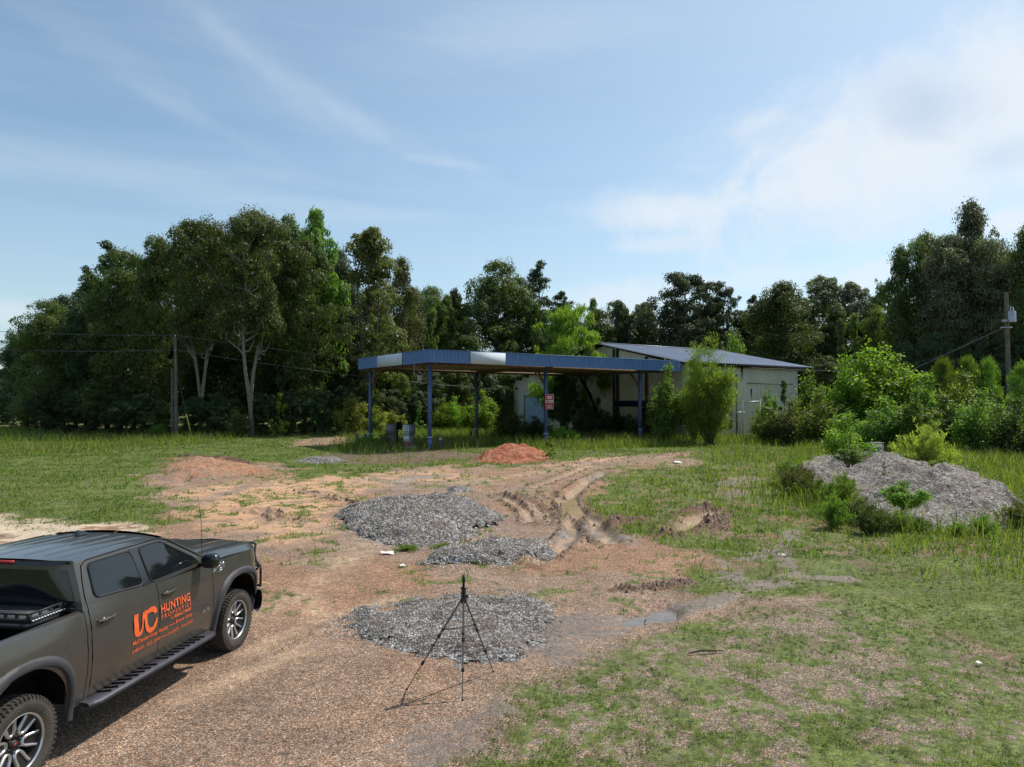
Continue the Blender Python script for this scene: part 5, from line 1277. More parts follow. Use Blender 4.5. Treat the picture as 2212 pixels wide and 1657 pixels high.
# mirrors
for sg in (1, -1):
    mb = MB()
    def mf(u, v):
        th = u * 2 * pi; ph = v * pi; sx = abs(sin(ph)) ** .5
        return (sg * (1.115 + .115 * np.sign(cos(th)) * abs(cos(th)) ** .6 * sx), 2.80 + .075 * np.sign(cos(ph)) * abs(cos(ph)) ** .7, 1.455 + .095 * np.sign(sin(th)) * abs(sin(th)) ** .6 * sx)
    mb.grid(mf, 25, 13); mo = mb.build('side_mirror', m_blackgl, truck, True)
    a = MB(); a.tube([(sg * .93, 2.84, 1.40), (sg * 1.02, 2.83, 1.405), (sg * 1.08, 2.81, 1.41)], .03, 8, squash=.7); a.build('mirror_arm', m_blackpl, mo, True)
# fender badge and antenna, roof fin
mb = MB()
for a_, b_ in (((3.07, 1.23), (3.20, 1.275)), ((3.20, 1.275), (3.31, 1.30)), ((3.31, 1.30), (3.33, 1.275)), ((3.33, 1.275), (3.22, 1.235)), ((3.10, 1.265), (3.22, 1.31)), ((3.22, 1.31), (3.36, 1.325)), ((3.36, 1.325), (3.345, 1.25)), ((3.345, 1.25), (3.2, 1.21))):
    mb.tube([(halfw(p[0], p[1]) + .006, p[0], p[1]) for p in (a_, b_)], .006, 5)
mb.build('fender_vent_badge', m_chrome, truck)
mb = MB(); mb.tube([(.80, 3.12, 1.40), (.80, 3.12, 1.46)], [.02, .012], 8); mb.tube([(.80, 3.12, 1.45), (.79, 3.10, 1.9), (.77, 3.06, 2.25)], [.004, .0035, .002], 5); mb.build('antenna', m_blackpl, truck)
mb = MB(); mb.add([(-.21, 2.02, 1.885), (-.15, 2.02, 1.885), (-.16, 2.22, 1.885), (-.20, 2.22, 1.885), (-.185, 2.03, 1.95), (-.175, 2.03, 1.95), (-.18, 2.10, 1.94)], [(0, 1, 5, 4), (1, 2, 6, 5), (2, 3, 6), (3, 0, 4, 6), (4, 5, 6)]); mb.build('roof_fin', m_blackgl, truck)
# bed rack / tonneau behind the cab
rk = MB(); rk.box((0, .58, 1.355), (1.48, .54, .05)); rack = rk.build('bed_rack', m_blackpl, truck)
mb = MB(); mb.box((0, .58, 1.40), (1.44, .50, .03)); mb.build('rack_deck', m_flare, rack)
mb = MB()
mb.box((0, .325, 1.415), (1.46, .016, .035)); mb.box((0, .325, 1.472), (1.46, .016, .02))
for i in range(13): mb.box((-.72 + i * .12, .325, 1.445), (.03, .014, .05))
for sg in (1, -1):
    mb.box((sg * .735, .59, 1.415), (.016, .53, .035)); mb.box((sg * .735, .59, 1.472), (.016, .53, .016))
    for i in range(5): mb.box((sg * .735, .335 + i * .125, 1.445), (.014, .03, .05))
mb.build('rack_rail', m_blackpl, rack)
mb = MB()
for sg in (1, -1):
    for i in range(14): mb.box((sg * .752, .35 + i * .036, 1.405), (.012, .022, .012))
mb.build('rack_edge_strip', m_led, rack)
mb = MB(); mb.box((0, .10, 1.20), (1.5, .42, .03)); mb.tube([(-.7, .0, 1.25), (.7, .0, 1.25)], .02, 8); mb.build('bed_crossbar', m_blackpl, truck)

# wheels
def make_wheel():
    w = MB()
    prof = [(-.115, .26), (-.135, .30), (-.142, .345), (-.132, .385), (-.105, .408), (-.05, .415), (0, .417), (.05, .415), (.105, .408), (.132, .385), (.142, .345), (.135, .30), (.118, .262)]
    w.lathe(prof, 64)
    for i in range(54):       # tread blocks
        a = 2 * pi * i / 54
        for x, da, wx in ((.088, 0, .05), (-.088, .058, .05), (.03, .03, .045), (-.03, .08, .045)):
            t = a + da; R_ = Matrix.Rotation(t, 3, 'X')
            c = R_ @ Vector((x, 0, .416 if abs(x) < .05 else .411)); w.box(c, (wx, .026, .016), M=R_)
        for sx in (1, -1):
            R_ = Matrix.Rotation(a + .03, 3, 'X'); c = R_ @ Vector((sx * .128, 0, .392)); w.box(c, (.02, .024, .03), M=R_)
    return w
def make_rim(root_parent):
    rb = MB(); rb.lathe([(.02, .0), (.03, .05), (.035, .09), (-.05, .12), (-.06, .22), (.085, .246), (.112, .258), (.118, .266), (.10, .27)], 48)
    for i in range(6):
        a = 2 * pi * i / 6
        R_ = Matrix.Rotation(a, 3, 'X')
        V = [R_ @ Vector(p) for p in ((.03, -.035, .04), (.03, .035, .04), (.075, .062, .245), (.075, -.062, .245), (-.02, -.03, .04), (-.02, .03, .04), (.02, .055, .245), (.02, -.055, .245))]
        rb.add([tuple(v) for v in V], [(0, 1, 2, 3), (7, 6, 5, 4), (0, 4, 5, 1), (1, 5, 6, 2), (2, 6, 7, 3), (3, 7, 4, 0)])
    rim = rb.build('rim', m_rimb, root_parent, True)
    sp = MB()
    sp.lathe([(.108, .252), (.121, .258), (.122, .268), (.11, .272)], 48)
    for i in range(6):
        R_ = Matrix.Rotation(2 * pi * i / 6, 3, 'X')
        pth = [(.088, -.062, .246), (.078, -.050, .19), (.066, -.040, .125), (.060, -.026, .098), (.058, 0, .088), (.060, .026, .098), (.066, .040, .125), (.078, .050, .19), (.088, .062, .246)]
        pts = [R_ @ Vector(p) for p in pth]
        outer = []
        V = []
        for k, p in enumerate(pth):
            d = Vector((0, pth[min(k + 1, 8)][1] - pth[max(k - 1, 0)][1], pth[min(k + 1, 8)][2] - pth[max(k - 1, 0)][2])).normalized(); nrm = Vector((0, d.z, -d.y)) * .0125
            for q in (nrm, -nrm):
                V.append(R_ @ (Vector(p) + q))
            for q in (nrm, -nrm):
                V.append(R_ @ (Vector(p) + q - Vector((.03, 0, 0))))
        F = []
        for k in range(8):
            o_ = 4 * k; F += [(o_, o_ + 4, o_ + 5, o_ + 1), (o_ + 1, o_ + 5, o_ + 7, o_ + 3), (o_, o_ + 2, o_ + 6, o_ + 4)]
        sp.add([tuple(v) for v in V], F)
    sp.build('spoke_faces', m_rims, rim)
    cp = MB(); cp.lathe([(.062, 0), (.062, .034), (.03, .042)], 20)
    for i in range(6):
        R_ = Matrix.Rotation(2 * pi * (i + .5) / 6, 3, 'X'); c = R_ @ Vector((.045, 0, .068)); cp.lathe([(c.x + .02, 0), (c.x + .018, .009), (c.x - .01, .011)], 8, c=(0, c.y, c.z))
    cp.build('centre_cap', m_blackpl, rim)
    cr = MB(); cr.box((.0635, 0, 0), (.003, .048, .014)); cr.build('cap_emblem', m_red, rim)
    return rim
wroot = None
for s in (0, 3.745):
    for sg in (1, -1):
        w = bpy.data.objects.new('wheel', None); COL.objects.link(w); w.parent = truck
        w.location = (sg * .845, s, .408); w.rotation_euler = (0.35 + s * .2, 0, 0 if sg > 0 else pi)
        if wroot is None:
            wroot = w
            ty = make_wheel().build('tyre', m_tyre, w, True); rm = make_rim(w)
            # keep to three levels: everything of the rim hangs directly under the wheel
            for ch in list(rm.children): ch.parent = w
        else:
            for ch in list(wroot.children):
                c_ = ch.copy(); COL.objects.link(c_); c_.parent = w
# lettering on the doors
def text_obj(body, name, parent, mat, box, fn, bold=0.0, shear=0, spacing=1.0, res=3, thick=0):
    cu = bpy.data.curves.new(name, 'FONT'); cu.body = body; cu.size = 1; cu.offset = bold; cu.shear = shear; cu.space_character = spacing; cu.resolution_u = res; cu.extrude = thick
    ob = bpy.data.objects.new(name, cu); COL.objects.link(ob); bpy.context.view_layer.update()
    me = bpy.data.meshes.new_from_object(ob.evaluated_get(bpy.context.evaluated_depsgraph_get()))
    bpy.data.objects.remove(ob); bpy.data.curves.remove(cu)
    co = np.empty(len(me.vertices) * 3); me.vertices.foreach_get('co', co); co = co.reshape(-1, 3)
    mn, mx = co.min(0), co.max(0); u0, u1, v0, v1 = box
    u = u0 + (co[:, 0] - mn[0]) / (mx[0] - mn[0]) * (u1 - u0); v_ = v0 + (co[:, 1] - mn[1]) / (mx[1] - mn[1]) * (v1 - v0)
    co = np.array([fn(a, b_, c_) for a, b_, c_ in zip(u, v_, co[:, 2])])
    me.vertices.foreach_set('co', co.ravel()); me.materials.clear(); me.materials.append(mat); me.update()
    return link(name, me, parent)
def onside(s, z, w=0): return (halfw(s, z) + .007, s, z)
text_obj('HUNTING', 'lettering', truck, m_orange, (1.955, 2.54, 1.015, 1.115), onside, .018, spacing=1.1)
text_obj('PROPERTIES', 'lettering', truck, m_orange, (1.955, 2.55, .945, .995), onside, .004, spacing=1.35)
text_obj('REALTREE', 'lettering', truck, m_orange, (2.20, 2.55, .893, .930), onside, .04, shear=.2)
text_obj('UC', 'lettering', truck, m_orange, (2.13, 2.185, .893, .925), onside, .02)
text_obj('McDaniel-Gray Realty', 'lettering', truck, m_orange, (1.455, 2.09, .79, .85), onside, .015)
text_obj('Bruce Gray', 'lettering', truck, m_orange, (2.24, 2.585, .80, .86), onside, .015)
text_obj('(off)601. 835.2000', 'lettering', truck, m_orange, (1.455, 1.95, .705, .76), onside, .006)
text_obj('(cell)601. 754.5592', 'lettering', truck, m_orange, (2.09, 2.60, .705, .76), onside, .006)
text_obj('AT4', 'model_badge', truck, m_chrome, (2.80, 2.97, .77, .82), onside, .03, shear=.35)
mb = MB()
for s0, s1, z in ((2.11, 2.22, .823), (1.97, 2.07, .73)): mb.add([onside(s0, z), onside(s1, z), onside(s1, z + .01), onside(s0, z + .01)], [(0, 1, 2, 3)])
mb.build('lettering_dash', m_orange, truck)
def stroke(mb, pts, ws):
    """flat brush stroke with uneven width on the door"""
    pts = [np.array(p, float) for p in pts]; V = []; n = len(pts)
    for i in range(n):
        t = pts[min(i + 1, n - 1)] - pts[max(i - 1, 0)]; t /= np.linalg.norm(t); nn = np.array([-t[1], t[0]]) * ws[i] / 2
        j = .004 * sin(i * 5.3)
        V += [onside(*(pts[i] + nn + j)), onside(*(pts[i] - nn))]
    mb.add(V, [(2 * i, 2 * i + 1, 2 * i + 3, 2 * i + 2) for i in range(n - 1)])
mb = MB()
stroke(mb, [(1.515, 1.135), (1.513, 1.08), (1.513, 1.02), (1.513, .97), (1.515, .945), (1.525, .92), (1.548, .903), (1.575, .905), (1.600, .925), (1.612, .955), (1.620, 1.00), (1.628, 1.05), (1.640, 1.09), (1.655, 1.12)], [.075, .075, .077, .078, .078, .072, .055, .048, .042, .03, .022, .026, .036, .05])
stroke(mb, [(1.655, 1.125), (1.69, 1.11), (1.73, 1.112), (1.775, 1.118), (1.82, 1.108), (1.853, 1.085), (1.866, 1.055)], [.03, .05, .055, .058, .060, .055, .045])
stroke(mb, [(1.700, 1.12), (1.682, 1.07), (1.676, 1.02), (1.684, .965), (1.705, .915), (1.745, .885), (1.79, .887), (1.83, .91), (1.858, .955), (1.872, 1.0)], [.03, .05, .05, .052, .055, .056, .054, .052, .045, .02])
stroke(mb, [(1.645, 1.10), (1.655, 1.06), (1.672, 1.03)], [.05, .04, .03])
mb.build('door_logo', m_orange, truck)
# ================================================================= fuel canopy
TH = radians(34.57); U_ = np.array([cos(TH), sin(TH)]); V_ = np.array([-sin(TH), cos(TH)])
C0 = np.array([-5.986, 51.5]); CL, CW, ZT, HF = 26.44, 13.34, 7.36, .93
m_blue, nt = newmat('faded_blue_steel'); T = NT(nt); tc = T.n('ShaderNodeTexCoord').outputs['Object']
mp = T.n('ShaderNodeMapping'); T.set(mp.inputs[0], tc); mp.inputs['Scale'].default_value = (3.2, 3.2, .5)
c = T.ramp(T.noise(mp.outputs[0], 1.8, 5, .65), [(.3, (.058, .125, .29)), (.55, (.080, .165, .36)), (.72, (.14, .23, .43))])
c = T.mix(T.ramp(T.noise(mp.outputs[0], 3.5, 4, .7), [(.66, (0, 0, 0)), (.74, (.8, .8, .8))]), c, (.34, .42, .55))
b = T.n('ShaderNodeBsdfPrincipled'); T.set(b.inputs['Base Color'], c); b.inputs['Roughness'].default_value = .5; finish(T, b)
m_bluepost = P('blue_post_paint', (.060, .105, .24), .5, var=.3, scale=3, streak=.5, dirt=(.10, .11, .14))
m_white = P('weathered_white_panel', (.56, .61, .68), .85, spec=.1, var=.04, scale=.8, streak=.12, dirt=(.40, .42, .45))
m_rust = P('rusty_steel', (.15, .10, .06), .8, var=.45, scale=2.5, streak=.6, dirt=(.09, .05, .03))
m_beam = P('pale_rusty_purlin', (.32, .26, .17), .7, var=.35, scale=2, streak=.5, dirt=(.16, .08, .04))
m_deck = P('canopy_deck', (.13, .11, .085), .8, var=.3)
m_collar = P('post_collar', (.10, .11, .14), .6)
canopy = empty('fuel_canopy', (C0[0], C0[1], 0), TH, 'long abandoned fuel station canopy with faded blue fascia on six posts', 'canopy')
def ribbed(a, b_, z0, z1, pitch=.305, depth=.035, flip=1):
    """ribbed steel sheet standing between two points"""
    a = np.array(a, float); b_ = np.array(b_, float); L = np.linalg.norm(b_ - a); d = (b_ - a) / L; n = np.array([d[1], -d[0]]) * flip
    xs = []; 
    k = int(L / pitch)
    for i in range(k + 1):
        x = i * L / k
        xs += [(x, 0)] if i in (0, k) else [(x - .045, 0), (x - .02, depth), (x + .02, depth), (x + .045, 0)]
    V = []; 
    for x, o in xs:
        p = a + d * x + n * o; V += [(p[0], p[1], z0), (p[0], p[1], z1)]
    return V, [(2 * i, 2 * i + 2, 2 * i + 3, 2 * i + 1) for i in range(len(xs) - 1)]
corners = [(0, 0), (CL, 0), (CL, CW), (0, CW)]
for i in range(4):
    a, b_ = corners[i], corners[(i + 1) % 4]
    mb = MB(); mb.add(*ribbed(a, b_, ZT - HF, ZT)); 
    mb.beam((*a, ZT + .02), (*b_, ZT + .02), .10, .045)
    mb.build('fascia', m_blue, canopy)
def along(px, C, D_):      # where the sight line through column px meets the line C + D*s
    r = np.array([(px - CX) / F0, 1.0]); s, t = np.linalg.solve(np.array([D_, -r]).T, -C); return s
s0, s1 = along(1015.4, C0, U_), along(1091, C0, U_)
mb = MB(); mb.box(((s0 + s1) / 2, -.055, ZT - HF / 2), (s1 - s0, .03, HF - .02)); mb.build('sign_panel', m_white, canopy)['label'] = 'blank white panel on the long front fascia'
t0, t1 = along(869.4, C0, V_), along(816, C0, V_)
mb = MB(); mb.box((-.055, (t0 + t1) / 2, ZT - HF / 2), (.03, t1 - t0, HF - .02)); mb.build('sign_panel', m_white, canopy)['label'] = 'blank white panel on the short left fascia'
mb = MB()
mb.add([(0.05, .05, ZT - .12), (CL - .05, .05, ZT - .12), (CL - .05, CW - .05, ZT - .05), (.05, CW - .05, ZT - .05)], [(0, 1, 2, 3)])
for i in range(44):
    x = .3 + i * .6; mb.box((x, CW / 2, ZT - .15), (.06, CW - .2, .05))
mb.build('roof_deck', m_deck, canopy)
for k, y in enumerate(np.linspace(.18, CW - .18, 9)):
    mb = MB(); mb.box((CL / 2, y, ZT - HF + .10 + (.07 if 0 < k < 8 else 0)), (CL - .1, .09, .17)); mb.build('purlin', m_beam, canopy)
PX_, PY_ = (.66, 11.5, 22.35), (1.2, CW - 1.2)
for x in PX_:
    mb = MB(); mb.box((x, CW / 2, ZT - HF + .02), (.16, CW - .5, .30)); mb.box((x, CW / 2, ZT - HF - .13), (.26, CW - .5, .025)); mb.build('main_beam', m_rust, canopy)
for y in PY_:
    mb = MB(); mb.box((CL / 2, y, ZT - HF - .02), (CL - 1.2, .14, .22)); mb.build('girder', m_rust, canopy)
for iy, y in enumerate(PY_):
    for ix, x in enumerate(PX_):
        wp = C0 + U_ * x + V_ * y; zg = gz1(*wp)
        mb = MB(); mb.box((x, y, (ZT - HF - .1 + zg) / 2), (.23, .23, ZT - HF - .1 - zg + .3)); p = mb.build('post', m_bluepost, canopy)
        mb = MB(); mb.box((x, y, zg + .45), (.27, .27, .9)); mb.build('post_base', m_collar if iy else m_bluepost, p)
        mb = MB(); mb.box((x, y, zg + .93), (.32, .32, .05)); mb.build('collar', m_white, p)
        for dx in ((1,) if ix == 0 else (-1,)) if iy else ((-1,) if ix == 0 else (-1,)):
            mb = MB(); mb.beam((x + dx * .1, y, ZT - HF - 1.5), (x + dx * 1.15, y + (.3 if iy == 0 else -.3), ZT - HF - .1), .12, .12); mb.build('brace', m_rust, canopy)
        mb = MB(); mb.beam((x, y + .1 * (1 - 2 * iy), ZT - HF - 1.4), (x, y + 1.2 * (1 - 2 * iy), ZT - HF - .1), .12, .12); mb.build('brace', m_rust, canopy)
# things hanging below
def lw(x, y, z=0): p = C0 + U_ * x + V_ * y; return (p[0], p[1], z)
mb = MB(); p0 = lw(.4, 3.4, 6.35); mb.tube([(0, 0, 0), (.1, .05, -.25), (.0, .1, -.55), (.35, .1, -.75)], .03, 6); mb.box((.55, .1, -.82), (.5, .22, .14)); mb.box((.5, .1, -1.02), (.34, .3, .22))
o = mb.build('hanging_lamp', P('lamp_housing', (.42, .42, .40), .5), None, False, p0); tag(o, 'broken lamp fixture dangling under the left front of the canopy', 'lamp')
ba = np.array(at(1252, 812, 68.5)); bb = np.array(at(1292, 900, 69.5))
mb = MB(); mb.beam((0, 0, 0), tuple((bb - ba) * .12 + np.array([0, 0, .15])), .16, .16); mb.tube([tuple((bb - ba) * .1), tuple((bb - ba) * .5 + np.array([.1, 0, .2])), tuple(bb - ba)], [.15, .13, .11], 6)
tag(mb.build('fallen_beam', m_seam, None, False, tuple(ba)), 'dark broken beam slanting down from under the canopy roof', 'beam')
# sign on the middle front post
m_signred = P('sign_red', (.40, .022, .022), .45, var=.15); m_signpink = P('sign_white', (.66, .60, .62), .5); m_signletter = P('sign_letter_white', (.8, .78, .78), .5)
sx, sy = PX_[1], PY_[0]
sp = lw(sx + .02, sy - .42, 0); sz0, sz1 = 868, 0
zt_, zb_ = at(1178, 851.5, 59)[2], at(1178, 884.5, 59)[2]
sign = empty('self_service_sign', (sp[0], sp[1], 0), TH - .40, 'red and white self service sign box fixed to the middle front post', 'sign')
HW_, SH_ = .37, zt_ - zb_
mb = MB(); mb.box((0, 0, (zt_ + zb_) / 2), (HW_ * 2, .34, SH_)); mb.build('sign_box', m_signred, sign)
mb = MB()
for w_, z_ in ((HW_ * 2 - .06, zt_ - .04), (HW_ * 2 - .06, zb_ + .04), (HW_ * 2 - .06, zb_ + SH_ * .45)): mb.box((0, -.178, z_), (w_, .012, .03))
for s_ in (-1, 1): mb.box((s_ * (HW_ - .04), -.178, (zt_ + zb_) / 2), (.025, .012, SH_ - .06))
mb.build('sign_border', m_signpink, sign)
mb = MB(); mb.box((0, -.176, zb_ + SH_ * .54), (HW_ * 2 - .14, .008, SH_ * .15)); mb.build('sign_band', m_signpink, sign)
def sf(u, v, w=0): return (u, -.19, v)
text_obj('SELF', 'sign_text', sign, m_signletter, (-.22, .22, zb_ + SH_ * .70, zb_ + SH_ * .88), sf, .03)
text_obj('SERVICE', 'sign_text', sign, m_signred, (-.25, .25, zb_ + SH_ * .50, zb_ + SH_ * .58), sf, .02)
text_obj('* * *', 'sign_text', sign, m_signletter, (-.20, .20, zb_ + SH_ * .35, zb_ + SH_ * .40), sf, .03)
text_obj('NO SMOKING', 'sign_text', sign, m_signletter, (-.24, .24, zb_ + SH_ * .21, zb_ + SH_ * .29), sf, .02)
text_obj('STOP MOTOR', 'sign_text', sign, m_signletter, (-.24, .24, zb_ + SH_ * .09, zb_ + SH_ * .17), sf, .02)
# pumps, bollards
m_pumpw = P('pump_white', (.55, .56, .58), .5, var=.15, streak=.5, dirt=(.3, .28, .24)); m_pumpg = P('pump_grey', (.16, .16, .15), .6, streak=.5, dirt=(.1, .08, .06)); m_pumpr = P('pump_red', (.30, .05, .05), .6)
m_conc = P('concrete', (.30, .28, .25), .9, var=.2, bump=.4)
def pump(px, Y, toppx, rz_, label, dark=False):
    p = at(px, toppx, Y); z0 = gz1(p[0], p[1]); H = p[2] - z0
    r = empty('fuel_pump', (p[0], p[1], z0), rz_, label, 'fuel pump', 'abandoned fuel pumps')
    mb = MB(); mb.box((0, 0, .07), (1.3, .9, .14)); mb.build('pump_island', m_conc, r)
    mb = MB(); mb.box((0, 0, H * .28 + .07), (.78, .5, H * .56 - .1)); mb.box((-.36, 0, H * .3), (.05, .54, H * .5)); mb.build('lower_cabinet', m_pumpg, r)
    mb = MB(); mb.box((0, 0, H * .78), (.88, .56, H * .42)); mb.box((0, 0, H * .995), (.94, .62, .035)); mb.build('upper_cabinet', m_pumpg, r)
    if not dark:
        mb = MB(); mb.box((-.455, 0, H * .78), (.03, .52, H * .40)); f = mb.build('meter_face', m_pumpw, r)
        mb = MB()
        for i in range(4):
            for j in (-.13, .03): mb.box((-.474, j, H * (.93 - .075 * i)), (.012, .10, .05))
        mb.build('meter_window', m_seam, f)
        mb = MB(); mb.box((-.40, 0, H * .42), (.03, .5, H * .26)); mb.build('lower_face', m_pumpw, r)
        mb = MB(); mb.box((-.41, 0, H * .2), (.04, .5, H * .16)); mb.build('red_kick_panel', m_pumpr, r)
    mb = MB(); mb.tube([(.46, .2, H * .7), (.6, .3, H * .35), (.5, .25, H * .2), (.46, .1, H * .55)], .022, 6); mb.box((.47, .1, H * .6), (.05, .08, .2)); mb.build('hose', m_seam, r)
    return r
pump(884, 55.5, 917, 1.15, 'nearer old fuel pump with white meter face and red foot')
pump(847, 58, 916, 1.15, 'farther old fuel pump, dark and half hidden by weeds', True)
p = at(858.5, 911, 56.5); zg = gz1(p[0], p[1])
mb = MB(); mb.box((0, 0, (p[2] - zg) / 2), (.10, .10, p[2] - zg)); mb.box((.13, 0, p[2] - zg - .32), (.42, .12, .62)); tag(mb.build('pump_post', m_seam, None, False, (p[0], p[1], zg)), 'dark post with a small box between the two fuel pumps', 'post')
m_boll = P('blue_bollard_paint', (.05, .05, .20), .5, var=.3)
for px, Y, tp, lb, m_ in ((951.5, 54, 948, 'short blue bollard with white cap beside the near canopy post', m_boll), (771.5, 60, 937, 'grey bollard left of the weeds around the pumps', m_collar), (1017, 66, 931, 'small rusty bollard left of the middle back post', m_rust), (790, 60.5, 938, 'second grey stub bollard hidden in the weeds by the pumps', m_collar)):
    p = at(px, tp, Y); zg = gz1(p[0], p[1]); h = p[2] - zg
    r = empty('bollard', (p[0], p[1], zg), 0, lb, 'bollard', 'bollards round the canopy')
    mb = MB(); mb.tube([(0, 0, -.2), (0, 0, h)], .13, 14); mb.build('tube', m_, r, True)
    mb = MB(); mb.lathe([(h + .05, 0), (h + .04, .08), (h, .135), (h - .04, .135)], 14, 'z'); mb.build('cap', m_white if px > 900 and px < 1000 else m_, r, True)

# ================================================================= metal building
E0 = np.array([(1479 - CX) / F0 * 66.5, 66.5]); RK, BL, TL = 12.05, 29.4, 20.6
ZE, ZR, ZB = 7.37, 9.93, 6.20
bld = empty('metal_building', (E0[0], E0[1], 0), TH, 'abandoned beige metal building with blue grey metal roof behind the canopy', 'building')
def cladmat(name, base, pitch=.30, axis='x', rust=.35):
    m, nt = newmat(name); T = NT(nt); tc = T.n('ShaderNodeTexCoord').outputs['Object']
    mp = T.n('ShaderNodeMapping'); T.set(mp.inputs[0], tc); mp.inputs['Scale'].default_value = (2.5, 2.5, .25)
    n1 = T.noise(mp.outputs[0], 1.4, 6, .7); n2 = T.noise(tc, .7, 4, .6)
    c = T.ramp(n2, [(.3, tuple(a * .85 for a in base)), (.7, tuple(min(1, a * 1.12) for a in base))])
    c = T.mix(T.ramp(n1, [(.55, (0, 0, 0)), (.75, (rust,) * 3)]), c, (.14, .11, .08))
    b = T.n('ShaderNodeBsdfPrincipled'); T.set(b.inputs['Base Color'], c); b.inputs['Roughness'].default_value = .6; finish(T, b); return m
m_beige = cladmat('beige_cladding', (.56, .50, .37)); m_beige2 = cladmat('paler_beige_cladding', (.62, .57, .44), rust=.2)
m_roofm, nt = newmat('galvanised_roof'); T = NT(nt); tc = T.n('ShaderNodeTexCoord').outputs['Object']
mp = T.n('ShaderNodeMapping'); T.set(mp.inputs[0], tc); mp.inputs['Scale'].default_value = (1.1, .12, .12)
c = T.ramp(T.noise(mp.outputs[0], 1.6, 5, .6), [(.3, (.15, .185, .27)), (.7, (.24, .28, .37))])
c = T.mix(T.ramp(T.noise(tc, .9, 6, .7), [(.55, (0, 0, 0)), (.75, (.5, .5, .5))]), c, (.30, .29, .30))
b = T.n('ShaderNodeBsdfPrincipled'); T.set(b.inputs['Base Color'], c); b.inputs['Metallic'].default_value = .35; b.inputs['Roughness'].default_value = .42; finish(T, b)
def roofz(y): return ZE + (ZR - ZE) * y / RK if y < RK else ZR + (ZB - ZR) * (y - RK) / (BL - RK)
wx0, wx1, wy0, wy1 = .75, 18.5, .45, BL - .2
# gable wall facing the canopy, with ragged openings below the rake
def gable(y0_, y1_, z0, gap, mat, name='gable_wall', x=wx0, gap2=None):
    a = (x, y0_); b_ = (x, y1_); V, F = ribbed(a, b_, 0, 1, flip=-1)
    V = [(v[0], v[1], z0(v[1]) if callable(z0) and v[2] == 0 else (z0 if v[2] == 0 else roofz(v[1]) - gap)) for v in V]
    mb = MB(); mb.add(V, F); return mb.build(name, mat, bld)
gable(wy0, 2.6, -.3, .30, m_beige); gable(2.6, 5.6, -.3, .42, m_beige); gable(5.6, 9.7, -.3, .34, m_beige2); gable(10.0, RK + 3, -.3, .30, m_beige); gable(RK + 3, 22.2, -.3, .12, m_beige2)
gable(22.2, 26.9, 4.35, .05, m_beige2); gable(26.9, wy1, -.3, .05, m_beige2)
def wallrun(a, b_, zt, mat, name, z0=-.3, flip=1):
    mb = MB(); V, F = ribbed(a, b_, z0, zt, flip=flip); mb.add(V, F); return mb.build(name, mat, bld)
wallrun((wx0, wy0), (8.2, wy0), ZE - .12, m_beige, 'long_wall'); wallrun((8.2, wy0 - .004), (18.5, wy0 - .004), ZE - .14, m_beige2, 'long_wall')
wallrun((wx1, wy0), (wx1, wy1), ZB, m_beige, 'end_wall'); wallrun((wx0, wy1), (wx1, wy1), ZB - .05, m_beige, 'back_wall', flip=-1)
mb = MB(); mb.add([(wx1, wy0, ZB), (wx1, RK, ZB), (wx1, RK, ZR - .2), (wx1, wy0, ZE - .1)], [(0, 1, 2, 3)]); mb.add([(wx1, RK, ZB), (wx1, wy1, ZB), (wx1, RK, ZR - .2)], [(0, 1, 2)]); mb.build('end_gable', m_beige, bld)
mb = MB(); mb.box((13.6, wy0 - .06, 5.5), (7.8, .05, .07)); mb.box((8.1, wy0 - .05, 3.2), (.14, .06, 6.4)); mb.build('wall_rail', P('stained_trim', (.16, .14, .11), .7), bld)
# torn cladding and downpipe
mb = MB(); mb.add([(8.75, wy0 - .06, 7.1), (9.1, wy0 - .06, 7.1), (8.95, wy0 - .06, 5.7)], [(0, 1, 2)]); mb.add([(10.3, wy0 - .06, 4.9), (10.5, wy0 - .06, 4.9), (10.46, wy0 - .06, 3.6)], [(0, 1, 2)]); mb.build('torn_opening', m_seam, bld)
mb = MB(); mb.box((6.0, wy0 - .12, 1.9), (2.6, .06, 1.9)); mb.build('boarded_window', m_pumpg, bld)
# roof: two slopes with ribs
def roofslope(y0_, y1_, z0, z1, name):
    mb = MB(); xs = []; k = int(TL / .3)
    for i in range(k + 1):
        x = i * TL / k; xs += [(x, 0)] if i in (0, k) else [(x - .05, 0), (x - .02, .04), (x + .02, .04), (x + .05, 0)]
    V = []
    for x, o in xs: V += [(x, y0_, z0 + o), (x, y1_, z1 + o)]
    mb.add(V, [(2 * i, 2 * i + 2, 2 * i + 3, 2 * i + 1) for i in range(len(xs) - 1)])
    mb.add([(0, y0_, z0 - .05), (TL, y0_, z0 - .05), (TL, y1_, z1 - .05), (0, y1_, z1 - .05)], [(0, 1, 2, 3)])
    return mb.build(name, m_roofm, bld)
r1 = roofslope(-.15, RK, ZE, ZR, 'roof'); r2 = roofslope(BL, RK, ZB, ZR, 'roof')
mb = MB(); mb.beam((0, RK, ZR + .05), (TL, RK, ZR + .05), .5, .05); mb.build('ridge_cap', P('ridge_metal', (.62, .64, .68), .4, metal=.3), r1)
mb = MB(); mb.beam((.0, -.15, ZE - .07), (.0, RK, ZR - .07), .05, .12); mb.build('rake_trim', P('rake_metal', (.50, .50, .52), .5), r1)
mb = MB()
for y in np.linspace(.4, BL - .5, 20): mb.box((TL / 2, y, roofz(y) - .19), (TL - .2, .07, .2))
mb.box((TL / 2, .02, ZE - .2), (TL - .1, .05, .22)); mb.build('roof_purlins', m_dark, bld)
mb = MB()
for y in (2.6, 5.6, 9.85, 10.35, 15.1): mb.box((wx0 - .12, y, (roofz(y) - .4) / 2), (.16, .2, roofz(y) - .4))
mb.build('wall_columns', P('dark_column', (.035, .032, .03), .7), bld)
